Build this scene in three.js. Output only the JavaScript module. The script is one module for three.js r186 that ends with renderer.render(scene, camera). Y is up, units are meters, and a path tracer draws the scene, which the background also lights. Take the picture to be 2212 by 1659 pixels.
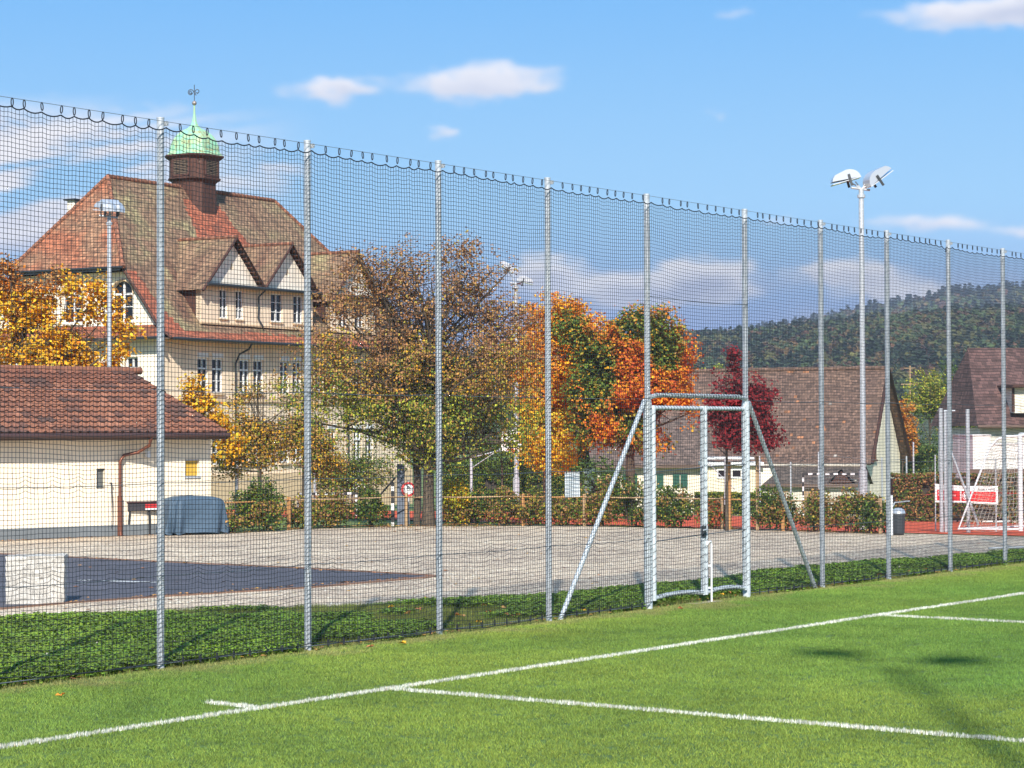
import * as THREE from 'three';

// ---------------------------------------------------------------- survey of the photograph (lens, eye point)
const EYE = 2.5688, PITCH = 0.02085, ROLL = -0.00342, FOC = 4862.88;      // FOC in units of a 2212 x 1659 picture
const scene = new THREE.Scene();
const camera = new THREE.PerspectiveCamera(2 * Math.atan(829.5 / FOC) * 180 / Math.PI, 4 / 3, 0.5, 9000);
camera.position.set(0, EYE, 0);
camera.rotation.order = 'YXZ';
camera.rotation.set(PITCH, 0, ROLL);
scene.add(camera);

const renderer = new THREE.WebGLRenderer({ antialias: true });
renderer.setSize(1024, 768);
renderer.toneMapping = THREE.LinearToneMapping;
renderer.toneMappingExposure = 1.5;
renderer.shadowMap.enabled = true;

// sun: low autumn sun behind the camera, shadows fall straight away from it
const sun = new THREE.DirectionalLight(new THREE.Color().setRGB(1, 0.95, 0.87), 5.0);
sun.position.set(-0.035 * 200, 0.70 * 200, 200);
sun.castShadow = true; sun.shadow.radius = 2; sun.shadow.mapSize.set(4096, 4096);
Object.assign(sun.shadow.camera, { left: -80, right: 80, top: 80, bottom: -80, near: 10, far: 600 });
scene.add(sun, sun.target);

// ---------------------------------------------------------------- small maths
function rng(seed) { let a = seed >>> 0; return () => { a = (a + 0x6D2B79F5) | 0; let t = Math.imul(a ^ (a >>> 15), 1 | a); t = (t + Math.imul(t ^ (t >>> 7), 61 | t)) ^ t; return ((t ^ (t >>> 14)) >>> 0) / 4294967296; }; }
const hash = (x, y, z) => { let h = Math.imul(x, 374761393) + Math.imul(y, 668265263) + Math.imul(z, 1442695041) | 0; h = Math.imul(h ^ (h >>> 13), 1274126177); return ((h ^ (h >>> 16)) >>> 0) / 4294967296; };
const sm = t => t * t * (3 - 2 * t), lerp = (a, b, t) => a + (b - a) * t, clamp = (x, a, b) => Math.min(b, Math.max(a, x));
const sstep = (a, b, x) => sm(clamp((x - a) / (b - a), 0, 1));
function noise2(x, y, seed = 0, per = 0) {
  const xi = Math.floor(x), yi = Math.floor(y), u = sm(x - xi), v = sm(y - yi), w = n => per ? ((n % per) + per) % per : n;
  return lerp(lerp(hash(w(xi), w(yi), seed), hash(w(xi + 1), w(yi), seed), u), lerp(hash(w(xi), w(yi + 1), seed), hash(w(xi + 1), w(yi + 1), seed), u), v);
}
function fbm(x, y, oct = 4, seed = 0, per = 0) { let s = 0, a = 0.5, n = 0; for (let i = 0; i < oct; i++) { s += a * noise2(x, y, seed + i * 17, per); n += a; a *= 0.5; x *= 2; y *= 2; per *= 2; } return s / n; }
function noise3(x, y, z, seed = 0) { const zi = Math.floor(z), f = sm(z - zi); return lerp(noise2(x, y, seed + zi * 131), noise2(x, y, seed + zi * 131 + 131), f); }

// a sight line of the photograph (px, py in a 2212 x 1659 frame) cut at a distance or at a ground level: survey of where things stand
function ray(px, py) {
  let u = px - 1106, v = py - 829.5; const cr = Math.cos(ROLL), sr = Math.sin(ROLL), c = Math.cos(PITCH), s = Math.sin(PITCH);
  [u, v] = [u * cr + v * sr, -u * sr + v * cr];
  return [u / FOC, s - v / FOC * c, c + v / FOC * s];
}
function at(px, py, Z) { const r = ray(px, py), k = Z / r[2]; return [r[0] * k, r[1] * k + EYE, -Z]; }
function onGround(px, py, y = 0) { const r = ray(px, py), k = (y - EYE) / r[1]; return [r[0] * k, y, -r[2] * k]; }
// site frame: t along the ball-stop fence, s across it (positive = pitch side)
const O = [-3.84532, 24.39414], FA = 0.62665, FD = [Math.sin(FA), Math.cos(FA)], FN = [Math.cos(FA), -Math.sin(FA)], FTH = Math.PI / 2 - FA;
const site = (t, s, y = 0) => [O[0] + FD[0] * t + FN[0] * s, y, -(O[1] + FD[1] * t + FN[1] * s)];
const toSite = (x, z) => { const a = x - O[0], b = -z - O[1]; return [a * FD[0] + b * FD[1], a * FN[0] + b * FN[1]]; };
function groundY(x, z) { const [t] = toSite(x, z); return t < 33.5 ? 0 : t < 82 ? -(t - 33.5) * 0.036 : t < 112 ? -1.746 - (t - 82) * 0.036 : -2.826; }

// ---------------------------------------------------------------- sky: blue autumn sky with scattered clouds
{
  const SKY = 0.745, W = 4096, H = 2048, d = new Float32Array(W * H * 4);
  // clouds surveyed as [px, py, rx, ry, strength]
  const CL = [[700, 196, 120, 30, .8], [760, 186, 60, 26, .7], [1030, 172, 200, 34, .75], [1000, 196, 130, 36, .7], [1130, 150, 110, 22, .5], [1130, 190, 100, 22, .5], [945, 283, 40, 17, .8], [1590, 38, 50, 16, .5], [2130, 52, 240, 34, 1.2], [2230, 30, 130, 34, 1.1], [1545, 243, 30, 11, .45],
    [2000, 492, 180, 24, .95], [2200, 515, 70, 16, .7], [1690, 480, 60, 18, .5], [1520, 598, 120, 46, 1.7], [1450, 622, 190, 40, 1.2], [1340, 630, 160, 34, 1.0], [1180, 590, 110, 40, 1.5], [1850, 598, 130, 40, 1.3], [1960, 640, 160, 30, .9], [520, 400, 170, 26, .8], [600, 372, 100, 14, .6], [280, 335, 200, 24, .7], [1760, 590, 60, 22, .7], [370, 235, 90, 22, .4], [130, 212, 60, 12, .3]];
  const top = [0.135, 0.425, 0.86], mid = [0.33, 0.61, 0.90], low = [0.24, 0.335, 0.60], white = [0.88, 0.87, 0.91], shade = [0.44, 0.49, 0.66];
  const col = [0, 0, 0];
  for (let j = 0; j < H; j++) {
    const el = ((j + 0.5) / H - 0.5) * Math.PI;
    const py = 829.5 - Math.tan(clamp(el, -1.2, 1.2) - PITCH) * FOC;
    for (let i = 0; i < W; i++) {
      const az = ((i + 0.5) / W - 0.25) * 2 * Math.PI, k = (j * W + i) * 4;
      if (el < -0.01) { d[k] = 0.30; d[k + 1] = 0.32; d[k + 2] = 0.30; d[k + 3] = 1; continue; }
      const a = az > Math.PI ? az - 2 * Math.PI : az, front = Math.abs(a) < 0.5 && el < 0.42;
      const px = 1106 + (front ? Math.tan(a) : a) * FOC;
      const e = el * 180 / Math.PI;
      const g1 = sstep(1.5, 6, e), g2 = sstep(4, 14, e), g3 = sstep(14, 70, e);
      for (let c = 0; c < 3; c++) col[c] = lerp(lerp(low[c] * (c === 2 ? 1.1 : 1), mid[c], g1), top[c], g2) * lerp(1, 0.8, g3);
      if (!front) {                                       // the same sky all round: scattered soft clouds
        const gen = e < 60 && e > 1.2 ? sstep(0.5, 0.74, fbm(az * 5.5, Math.tan(el) * 12, 3, 60)) * sstep(1.2, 5, e) * sstep(60, 25, e) * 0.85 : 0;
        for (let c = 0; c < 3; c++) d[k + c] = lerp(col[c], white[c], gen) * SKY; d[k + 3] = 1; continue;
      }
      const wx = px + (fbm(px / 60, py / 26, 3, 5) - 0.5) * 90, wy = py + (fbm(px / 60, py / 26, 3, 9) - 0.5) * 34;
      let den = 0, under = 0;
      if (front) for (const [cx, cy, rx, ry, s] of CL) {
        const dx = (wx - cx) / rx, dy = (wy - cy) / ry, q = dx * dx + dy * dy;
        if (q < 2.2) { const v = s * Math.exp(-q * 1.5); den += v; under += v * clamp(0.35 + dy * 0.75, 0, 1); }
      }
      const n = fbm(px / 38, py / 15, 4, 21);
      den = den ? clamp((den * (0.55 + n * 0.9) - 0.25) * 1.6, 0, 1) * 0.93 : 0;
      const un = den ? clamp(under * 0.85, 0, 1) : 0;
      // streaky bank on the left and a grey band over the hills; scattered ones all round
      const bank = sstep(720, 180, px) * sstep(-1600, -900, px) * sstep(205, 300, py) * sstep(660, 520, py);
      const st = fbm((px + (py - 300) * 1.1) / 260, (py + px * 0.16) / 22, 4, 33);
      let b2 = bank * sstep(0.34, 0.55, st), b2s = clamp(sstep(400, 600, py) * 0.7 * sstep(500, 60, px) + (0.62 - st) * 1.2, 0, 0.8);
      const hz = sstep(560, 660, py) * 0.55 * sstep(0.3, 0.6, fbm(px / 300, py / 60, 3, 71));
      for (let c = 0; c < 3; c++) {
        let v = col[c];
        v = lerp(v, shade[c], hz);
        v = lerp(v, lerp(white[c], shade[c], b2s), b2);
        v = lerp(v, lerp(white[c], shade[c], un), den);
        d[k + c] = v * SKY;
      }
      d[k + 3] = 1;
    }
  }
  const t = new THREE.DataTexture(d, W, H, THREE.RGBAFormat, THREE.FloatType);
  t.mapping = THREE.EquirectangularReflectionMapping; t.magFilter = t.minFilter = THREE.LinearFilter; t.colorSpace = THREE.LinearSRGBColorSpace; t.needsUpdate = true;
  scene.background = t; scene.environment = t;
}
scene.fog = new THREE.FogExp2(new THREE.Color().setRGB(0.62, 0.72, 0.92), 0.0001);

// ---------------------------------------------------------------- mesh building kit
const V = (x, y, z) => [x, y, z], add = (a, b) => [a[0] + b[0], a[1] + b[1], a[2] + b[2]], sub = (a, b) => [a[0] - b[0], a[1] - b[1], a[2] - b[2]], mul = (a, k) => [a[0] * k, a[1] * k, a[2] * k];
const dot = (a, b) => a[0] * b[0] + a[1] * b[1] + a[2] * b[2], cross = (a, b) => [a[1] * b[2] - a[2] * b[1], a[2] * b[0] - a[0] * b[2], a[0] * b[1] - a[1] * b[0]], len = a => Math.hypot(a[0], a[1], a[2]), norm = a => { const l = len(a) || 1; return [a[0] / l, a[1] / l, a[2] / l]; };
const mix3 = (a, b, t) => [lerp(a[0], b[0], t), lerp(a[1], b[1], t), lerp(a[2], b[2], t)];
class MB {
  constructor() { this.p = []; this.n = []; this.u = []; this.c = null; this.ix = []; this.col = null; }
  vert(p, n, uv) { this.p.push(p[0], p[1], p[2]); this.n.push(n[0], n[1], n[2]); this.u.push(uv[0], uv[1]); if (this.col) { (this.c ??= []).push(this.col[0], this.col[1], this.col[2]); } return this.p.length / 3 - 1; }
  color(c) { this.col = c; return this; }
  // planar face, corners counter-clockwise; uv in metres: v up the face, u across it
  face(pts, uvs) {
    const n = norm(cross(sub(pts[1], pts[0]), sub(pts[2], pts[0])));
    let ux = Math.abs(n[1]) > 0.95 ? [1, 0, 0] : norm(cross([0, 1, 0], n)); const vx = cross(n, ux);
    const b = this.p.length / 3;
    pts.forEach((q, i) => this.vert(q, n, uvs ? uvs[i] : [dot(q, ux), dot(q, vx)]));
    for (let i = 1; i < pts.length - 1; i++) this.ix.push(b, b + i, b + i + 1);
    return this;
  }
  poly(pts2, f, flip) {                                  // any outline: pts2 in 2D, f maps to 3D
    const tri = THREE.ShapeUtils.triangulateShape(pts2.map(q => new THREE.Vector2(q[0], q[1])), []);
    const P = pts2.map(q => f(q[0], q[1])); const b = this.p.length / 3; let n = [0, 0, 0];
    for (const t of tri) { const m = cross(sub(P[t[1]], P[t[0]]), sub(P[t[2]], P[t[0]])); n = add(n, m); }
    n = norm(n); if (flip) n = mul(n, -1);
    P.forEach((q, i) => this.vert(q, n, pts2[i]));
    for (const t of tri) flip ? this.ix.push(b + t[0], b + t[2], b + t[1]) : this.ix.push(b + t[0], b + t[1], b + t[2]);
    return this;
  }
  box(x, y, z, w, h, d, rot) {                           // centre, size
    const q = (a, b, c) => { let v = [a * w / 2, b * h / 2, c * d / 2]; if (rot) v = rot(v); return [x + v[0], y + v[1], z + v[2]]; };
    const f = [[[-1, -1, 1], [1, -1, 1], [1, 1, 1], [-1, 1, 1]], [[1, -1, -1], [-1, -1, -1], [-1, 1, -1], [1, 1, -1]], [[1, -1, 1], [1, -1, -1], [1, 1, -1], [1, 1, 1]], [[-1, -1, -1], [-1, -1, 1], [-1, 1, 1], [-1, 1, -1]], [[-1, 1, 1], [1, 1, 1], [1, 1, -1], [-1, 1, -1]], [[-1, -1, -1], [1, -1, -1], [1, -1, 1], [-1, -1, 1]]];
    for (const s of f) this.face(s.map(v => q(...v)));
    return this;
  }
  prism(pts2, z0, z1, f = (x, y, z) => [x, y, z]) {      // outline (counter-clockwise, x y) drawn out from z0 to z1
    this.poly(pts2, (x, y) => f(x, y, z1)); this.poly(pts2, (x, y) => f(x, y, z0), true);
    for (let i = 0; i < pts2.length; i++) { const a = pts2[i], b = pts2[(i + 1) % pts2.length]; this.face([f(a[0], a[1], z0), f(b[0], b[1], z0), f(b[0], b[1], z1), f(a[0], a[1], z1)]); }
    return this;
  }
  tube(pts, r, sides = 8, cap = true) {                  // r: number or function of 0..1
    const R = typeof r === 'function' ? r : () => r, n = pts.length; let up = Math.abs(norm(sub(pts[1], pts[0]))[1]) > 0.9 ? [1, 0, 0] : [0, 1, 0], run = 0, first;
    const base = this.p.length / 3;
    for (let i = 0; i < n; i++) {
      const t = norm(sub(pts[Math.min(i + 1, n - 1)], pts[Math.max(i - 1, 0)])), a = norm(cross(t, up)), b = cross(a, t); up = b;
      if (i) run += len(sub(pts[i], pts[i - 1]));
      const rr = R(n > 1 ? i / (n - 1) : 0);
      for (let k = 0; k <= sides; k++) { const w = k / sides * 2 * Math.PI, q = add(mul(a, Math.cos(w)), mul(b, -Math.sin(w))); this.vert(add(pts[i], mul(q, rr)), q, [w * Math.max(rr, 0.01), run]); }
    }
    const s = sides + 1;
    for (let i = 0; i < n - 1; i++) for (let k = 0; k < sides; k++) { const a = base + i * s + k; this.ix.push(a, a + 1, a + s, a + 1, a + s + 1, a + s); }
    if (cap) for (const [i, sg] of [[0, -1], [n - 1, 1]]) {
      const nn = mul(norm(sub(pts[Math.min(i + 1, n - 1)], pts[Math.max(i - 1, 0)])), sg), c = this.vert(pts[i], nn, [0, 0]), f = this.p.length / 3;
      for (let k = 0; k <= sides; k++) { const o = (base + i * s + k) * 3; this.vert([this.p[o], this.p[o + 1], this.p[o + 2]], nn, [0, 0]); }
      for (let k = 0; k < sides; k++) sg > 0 ? this.ix.push(c, f + k, f + k + 1) : this.ix.push(c, f + k + 1, f + k);
    }
    return this;
  }
  bar(a, b, r, sides = 8) { return this.tube([a, b], r, sides); }
  lathe(prof, cx, cy, cz, sides = 16, squash) {          // profile of [r, y]
    const b0 = this.p.length / 3;
    prof.forEach(([r, y], i) => {
      const a = prof[Math.max(i - 1, 0)], b = prof[Math.min(i + 1, prof.length - 1)], nl = norm([b[1] - a[1], -(b[0] - a[0]), 0]);
      for (let k = 0; k <= sides; k++) { const w = k / sides * 2 * Math.PI; this.vert([cx + r * Math.cos(w), cy + y, cz - r * Math.sin(w)], [nl[0] * Math.cos(w), nl[1], -nl[0] * Math.sin(w)], [w * 0.3, y]); }
    });
    const s = sides + 1;
    for (let i = 0; i < prof.length - 1; i++) for (let k = 0; k < sides; k++) { const a = b0 + i * s + k; this.ix.push(a, a + 1, a + s, a + 1, a + s + 1, a + s); }
    return this;
  }
  up() { for (let i = 0; i < this.ix.length; i += 3) { const v = [0, 1, 2].map(k => this.ix[i + k] * 3), q = v.map(o => [this.p[o], this.p[o + 1], this.p[o + 2]]); if (cross(sub(q[1], q[0]), sub(q[2], q[0]))[1] < 0) [this.ix[i], this.ix[i + 1]] = [this.ix[i + 1], this.ix[i]]; } for (let i = 0; i < this.n.length; i += 3) if (this.n[i + 1] < 0) { this.n[i] *= -1; this.n[i + 1] *= -1; this.n[i + 2] *= -1; } return this; }
  geo() {
    const g = new THREE.BufferGeometry();
    g.setAttribute('position', new THREE.BufferAttribute(new Float32Array(this.p), 3)); g.setAttribute('normal', new THREE.BufferAttribute(new Float32Array(this.n), 3)); g.setAttribute('uv', new THREE.BufferAttribute(new Float32Array(this.u), 2));
    if (this.c) g.setAttribute('color', new THREE.BufferAttribute(new Float32Array(this.c), 3));
    g.setIndex(this.ix); return g;
  }
}
const mb = () => new MB();
const used = {};
function numbered(n) { const k = used[n] = (used[n] ?? -1) + 1; return k ? `${n}_${String(k).padStart(3, '0')}` : n; }
function tag(o, label, category, group) { Object.assign(o.userData, { label, category }); if (group) o.userData.group = group; return o; }
function mesh(name, g, m, parent) { const o = new THREE.Mesh(g instanceof MB ? g.geo() : g, m); o.name = parent ? name : numbered(name); o.castShadow = o.receiveShadow = true; (parent || scene).add(o); return o; }
function thing(name, label, category, pos = [0, 0, 0], turn = 0, group) { const o = new THREE.Group(); o.name = numbered(name); o.position.set(...pos); o.rotation.y = turn; scene.add(o); return tag(o, label, category, group); }
function copyOf(root, pos, turn, label, group) { const r = root.clone(); r.userData = { ...root.userData }; r.name = numbered(root.name.replace(/_\d{3}$/, '')); r.position.set(...pos); if (turn !== undefined) r.rotation.y = turn; if (label) r.userData.label = label; if (group) r.userData.group = group; scene.add(r); return r; }
function setting(name, g, m) { const o = mesh(name, g, m); o.userData.kind = 'structure'; return o; }

// ---------------------------------------------------------------- materials
const L = (r, g, b) => new THREE.Color().setRGB(r, g, b);
function tex(w, h, fn, opt = {}) {
  const d = new Uint8Array(w * h * 4);
  for (let y = 0; y < h; y++) for (let x = 0; x < w; x++) { const c = fn(x, y), k = (y * w + x) * 4; if (typeof c === 'number') d[k] = d[k + 1] = d[k + 2] = clamp(c * 255, 0, 255); else for (let i = 0; i < 3; i++) d[k + i] = clamp(c[i], 0, 255); d[k + 3] = 255; }
  const t = new THREE.DataTexture(d, w, h, THREE.RGBAFormat); t.magFilter = THREE.LinearFilter; t.minFilter = THREE.LinearMipmapLinearFilter; t.generateMipmaps = true; t.wrapS = t.wrapT = THREE.RepeatWrapping;
  if (opt.metres) t.repeat.set(1 / opt.metres[0], 1 / (opt.metres[1] ?? opt.metres[0]));
  if (opt.color !== false) t.colorSpace = THREE.SRGBColorSpace; t.needsUpdate = true; return t;
}
const bumpTex = (w, h, fn, metres) => tex(w, h, fn, { color: false, metres });
const std = o => new THREE.MeshStandardMaterial({ roughness: 0.9, metalness: 0, ...o });
const plasterBump = bumpTex(256, 256, (x, y) => fbm(x / 8, y / 8, 4, 3, 32) * 0.7 + hash(x, y, 1) * 0.3, [1.5]);
const plasterTex = (r, g, b, seed, m = 6) => tex(512, 512, (x, y) => { const n = fbm(x / 64, y / 64, 5, seed, 8), s = fbm(x / 10, y / 90, 3, seed + 7) , k = 0.93 + n * 0.11 - (s > 0.66 ? (s - 0.66) * 0.5 : 0) + (hash(x, y, seed) - 0.5) * 0.03; return [r * k, g * k, b * k * (0.985 + n * 0.02)]; }, { metres: [m] });
const M = {};
M.galv = std({ color: L(0.62, 0.645, 0.665), roughness: 0.42, metalness: 0.25, map: tex(128, 256, (x, y) => { const v = 222 + (fbm(x / 9, y / 9, 3, 4) - 0.5) * 70 + (hash(x, y, 2) - 0.5) * 18; return [v, v * 1.005, v * 1.015]; }, { metres: [0.5, 1] }) });
M.gateTube = std({ color: L(0.72, 0.77, 0.78), roughness: 0.42, metalness: 0.2, map: M.galv.map });
M.net = std({ color: L(0.014, 0.018, 0.024), roughness: 0.8 });
M.rope = std({ color: L(0.012, 0.016, 0.026), roughness: 0.8 });
M.cable = std({ color: L(0.22, 0.24, 0.26), roughness: 0.5, metalness: 0.6 });
M.whiteMetal = std({ color: L(0.72, 0.73, 0.74), roughness: 0.4 });
M.black = std({ color: L(0.018, 0.018, 0.02), roughness: 0.6 });
M.darkMetal = std({ color: L(0.05, 0.055, 0.06), roughness: 0.5, metalness: 0.3 });
M.red = std({ color: L(0.52, 0.03, 0.03), roughness: 0.5 });
M.alu = std({ color: L(0.62, 0.63, 0.65), roughness: 0.3, metalness: 0.6 });
M.glass = new THREE.MeshPhysicalMaterial({ color: L(0.012, 0.014, 0.018), roughness: 0.06, specularIntensity: 0.8 });
M.lampGlass = new THREE.MeshPhysicalMaterial({ color: L(0.5, 0.52, 0.55), roughness: 0.08, clearcoat: 1 });
M.wood = std({ map: tex(128, 512, (x, y) => { const g = fbm(x / 5, y / 70, 4, 12), k = 0.8 + g * 0.4; return [178 * k, 128 * k, 78 * k]; }, { metres: [0.3, 1.4] }), roughness: 0.85 });
M.palewood = std({ map: tex(128, 512, (x, y) => { const g = fbm(x / 5, y / 60, 4, 15), k = 0.8 + g * 0.4; return [170 * k, 140 * k, 105 * k]; }, { metres: [0.3, 1.4] }), roughness: 0.9 });
M.darkwood = std({ map: tex(256, 256, (x, y) => { const g = fbm(x / 6, y / 60, 4, 31), k = 0.65 + g * 0.6 - (x % 32 < 2 ? 0.3 : 0); return [82 * k, 52 * k, 42 * k]; }, { metres: [1.2] }), roughness: 0.8 });
M.bark = std({ map: tex(128, 256, (x, y) => { const g = fbm(x / 7, y / 26, 4, 44), k = 0.55 + g * 0.8; return [88 * k, 76 * k, 62 * k]; }, { metres: [0.4, 0.9] }), bumpMap: bumpTex(128, 256, (x, y) => fbm(x / 7, y / 26, 4, 44), [0.4, 0.9]), bumpScale: 0.015 });
M.twig = std({ color: L(0.055, 0.042, 0.034) });
M.leaf = new THREE.MeshPhysicalMaterial({ vertexColors: true, roughness: 0.75, transmission: 0.22, thickness: 0, side: THREE.DoubleSide, specularIntensity: 0.35 });
// ================================================================ THE SETTING
{ // ground: one sheet out to the horizon, following the fall of the land behind the yard
  const g = mb(), T = [-400, -60, -30, 0, 33.5, 58, 82, 112, 180, 400, 1200, 6000], Sx = [-4000, -1200, -300, -80, -40, 0, 40, 300, 1200, 4000];
  for (let i = 0; i < T.length - 1; i++) for (let j = 0; j < Sx.length - 1; j++) {
    const q = (t, s) => { const p = site(t, s); p[1] = groundY(p[0], p[2]) - 0.02; return p; };
    g.face([q(T[i], Sx[j]), q(T[i], Sx[j + 1]), q(T[i + 1], Sx[j + 1]), q(T[i + 1], Sx[j])].reverse());
  }
  g.up();
  setting('ground', g, std({ map: tex(512, 512, (x, y) => { const n = fbm(x / 40, y / 40, 5, 2, 12), h = hash(x, y, 3); return [74 + n * 40 + h * 22, 92 + n * 34 + h * 22, 40 + n * 20 + h * 12]; }, { metres: [5] }) }));
}
const flat = (pts, y, m, name) => { const g = mb(); g.poly(pts, (t, s) => { const p = site(t, s); p[1] = y; return p; }); g.up(); return setting(name, g, m); };
const EDGE = [[-14, -7.4], [0, -7.0], [3.4, -6.3], [5.65, -5.4], [7.4, -4.4], [9.1, -3.25], [11, -2.7], [13.6, -2.4], [17, -2.5], [20, -2.4], [23.8, -1.75], [26.4, -1.35], [34, -1.0]];
const edgeS = t => { for (let i = 0; i < EDGE.length - 1; i++) if (t <= EDGE[i + 1][0]) return lerp(EDGE[i][1], EDGE[i + 1][1], clamp((t - EDGE[i][0]) / (EDGE[i + 1][0] - EDGE[i][0]), 0, 1)); return -1; };

// the pitch
const turfMap = tex(1024, 1024, (x, y) => { const n = fbm(x / 60, y / 60, 4, 8, 17), f = hash(x, y, 5), f2 = hash(x >> 1, y >> 1, 6); const k = 0.72 + n * 0.3 + f * 0.25 + f2 * 0.2; return [66 * k, 88 * k, 34 * k]; }, { metres: [3] });
flat([[-40, -0.12], [33, -0.12], [33, 70], [-40, 70]], 0, std({ map: turfMap, roughness: 0.95 }), 'pitch');
flat([[-40, -9], [33.5, -9], [33.5, -0.12], [-40, -0.12]], -0.004, std({ map: tex(512, 512, (x, y) => { const n = fbm(x / 30, y / 30, 4, 18, 17), f = hash(x, y, 15), k = 0.6 + n * 0.6 + f * 0.3; return n > 0.55 ? [112 * k, 98 * k, 62 * k] : [92 * k, 104 * k, 46 * k]; }, { metres: [3] }) }), 'grass_verge');

// gravel yard: compacted limestone grit, patches of tone that belong to the grit itself
{
  const g = mb(), P = [...EDGE.filter(e => e[0] < 33), [33, -1.05], [33.2, -6], [33, -12], [32.6, -17], [30.5, -20.2], [27.5, -21.8], [24, -21.7], [24, -60], [-40, -60], [-40, -7.4]];
  g.poly(P, (t, s) => site(t, s, 0.004));
  g.up();
  const map = tex(1536, 1536, (x, y) => {
    const n = fbm(x / 96, y / 96, 4, 40, 16), m = fbm(x / 9, y / 9, 3, 44), a = hash(x >> 1, y >> 1, 41), b = hash((x + 3) >> 2, (y + 1) >> 2, 42), c = hash(x, y, 43);
    let k = 0.80 + (n - 0.5) * 0.30 + (a - 0.5) * 0.30 + (b - 0.5) * 0.26 + (c - 0.5) * 0.16 + (m - 0.5) * 0.25; if (b > 0.965) k += 0.3; if (b < 0.035) k -= 0.28;
    const w = hash(x >> 2, y >> 2, 47) > 0.985 ? 0.82 : 1; return [232 * k, 208 * k * (0.985 + n * 0.02), 178 * k * w];
  }, { metres: [13] });
  setting('gravel_yard', g, std({ map, bumpMap: bumpTex(512, 512, (x, y) => hash(x >> 1, y >> 1, 51) * 0.6 + hash(x >> 2, y >> 2, 52) * 0.4, [4]), bumpScale: 0.012 }));
}
// asphalt lane running into the yard
const ASPH = [[-10, -42], [4, -30], [14.7, -19.4], [14.45, -14.3], [14.4, -10.5], [14.0, -6.95], [10.36, -7.0], [7.73, -7.6], [6.1, -7.85], [4.6, -7.8], [-2, -8.6], [-14, -10], [-40, -18], [-40, -42]];
flat(ASPH, 0.010, std({ map: tex(1024, 1024, (x, y) => { const n = fbm(x / 90, y / 90, 4, 61, 11), a = hash(x, y, 62), b = hash(x >> 1, y >> 1, 63), k = 0.82 + (n - 0.5) * 0.3 + (a - 0.5) * 0.28 + (b - 0.5) * 0.2; return [92 * k, 90 * k, 98 * k]; }, { metres: [6] }), roughness: 0.85 }), 'asphalt_lane');
{ // edging of small reddish pavers along the lane
  const g = mb(), r = rng(5), pts = ASPH.slice(1, 12);
  for (let i = 0; i < pts.length - 1; i++) {
    const [a, b] = [site(...pts[i]), site(...pts[i + 1])], l = len(sub(b, a)), n = Math.floor(l / 0.24), d = mul(sub(b, a), 1 / l), ang = Math.atan2(-d[2], d[0]);
    for (let k = 0; k < n; k++) { const c = add(a, mul(d, (k + 0.5) * l / n)); g.box(c[0], 0.012 + r() * 0.004, c[2], 0.225, 0.03, 0.11, v => [v[0] * Math.cos(ang) + v[2] * Math.sin(ang), v[1], -v[0] * Math.sin(ang) + v[2] * Math.cos(ang)]); }
  }
  const o = setting('lane_edging', g, std({ color: L(0.27, 0.165, 0.12), map: plasterTex(230, 225, 220, 77, 1) }));
  const w = mb(); // worn white dash on the lane
  for (const [a, b, c] of [[9.62, -11.5, 0.16], [9.74, -11.05, 0.55], [9.86, -10.5, 0.5]]) { const p = site(a, b), q = site(a + 0.12, b + c); w.face([add(p, [0, 0.014, 0]), add(q, [0, 0.014, 0]), add(q, [0.03, 0.014, -0.16]), add(p, [0.03, 0.014, -0.16])]); }
  setting('lane_marking', w, std({ color: L(0.62, 0.62, 0.60) }));
}
// red rubber court behind the hedge, falling gently away
{
  const g = mb(), q = (t, s) => { const p = site(t, s); p[1] = groundY(p[0], p[2]) + 0.006; return p; };
  for (const [t0, t1] of [[33.7, 58], [58, 76]]) g.face([q(t0, -6.4), q(t1, -6.4), q(t1, -46), q(t0, -46)]);
  g.face([q(33.7, -6.4), q(33.7, 6), q(40, 6), q(40, -6.4)].reverse());
  g.up();
  setting('rubber_court', g, std({ map: tex(512, 512, (x, y) => { const n = fbm(x / 40, y / 40, 4, 91, 13), a = hash(x, y, 92), k = 0.86 + (n - 0.5) * 0.2 + (a - 0.5) * 0.14; return [240 * k, 92 * k, 34 * k]; }, { metres: [3] }) }));
  const e = mb(), z = (t, s, y = 0.01) => { const p = site(t, s); p[1] = groundY(p[0], p[2]) + y; return p; };
  e.face([z(33.66, -7), z(33.78, -7), z(33.78, -46), z(33.66, -46)].map(p => add(p, [0, 0.012, 0]))); e.face([z(74, -6.4), z(74.6, -6.4), z(74.6, -46), z(74, -46)]); e.face([z(62, -6.4), z(62.12, -6.4), z(62.12, -46), z(62, -46)]);
  e.up();
  setting('court_line', e, std({ color: L(0.6, 0.6, 0.58) }));
}

// ---------------- mown turf: real blades, small patches laid side by side
function bladePatch(n, size, h0, h1, w, seed, lean) {
  const r = rng(seed), g = mb();
  for (let i = 0; i < n; i++) {
    const x = (r() - 0.5) * size, z = (r() - 0.5) * size, a = r() * 6.283, h = lerp(h0, h1, r()), lx = (r() - 0.5) * lean, lz = (r() - 0.5) * lean, ww = w * (0.6 + r() * 0.8), k = 0.5 + r() * 0.95, yel = r() < 0.12 ? 1.45 : 1;
    g.color([k * yel, k * (yel > 1 ? 1.15 : 1), k]);
    const c = Math.cos(a) * ww / 2, s = Math.sin(a) * ww / 2, nn = norm(cross([2 * c, 0, 2 * s], [lx, h, lz])), b = g.p.length / 3;
    g.vert([x - c, 0, z - s], nn, [0, 0]); g.vert([x + c, 0, z + s], nn, [0, 0]); g.vert([x + lx, h, z + lz], nn, [0, 1]); g.ix.push(b, b + 1, b + 2);
  }
  return g.geo();
}
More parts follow.
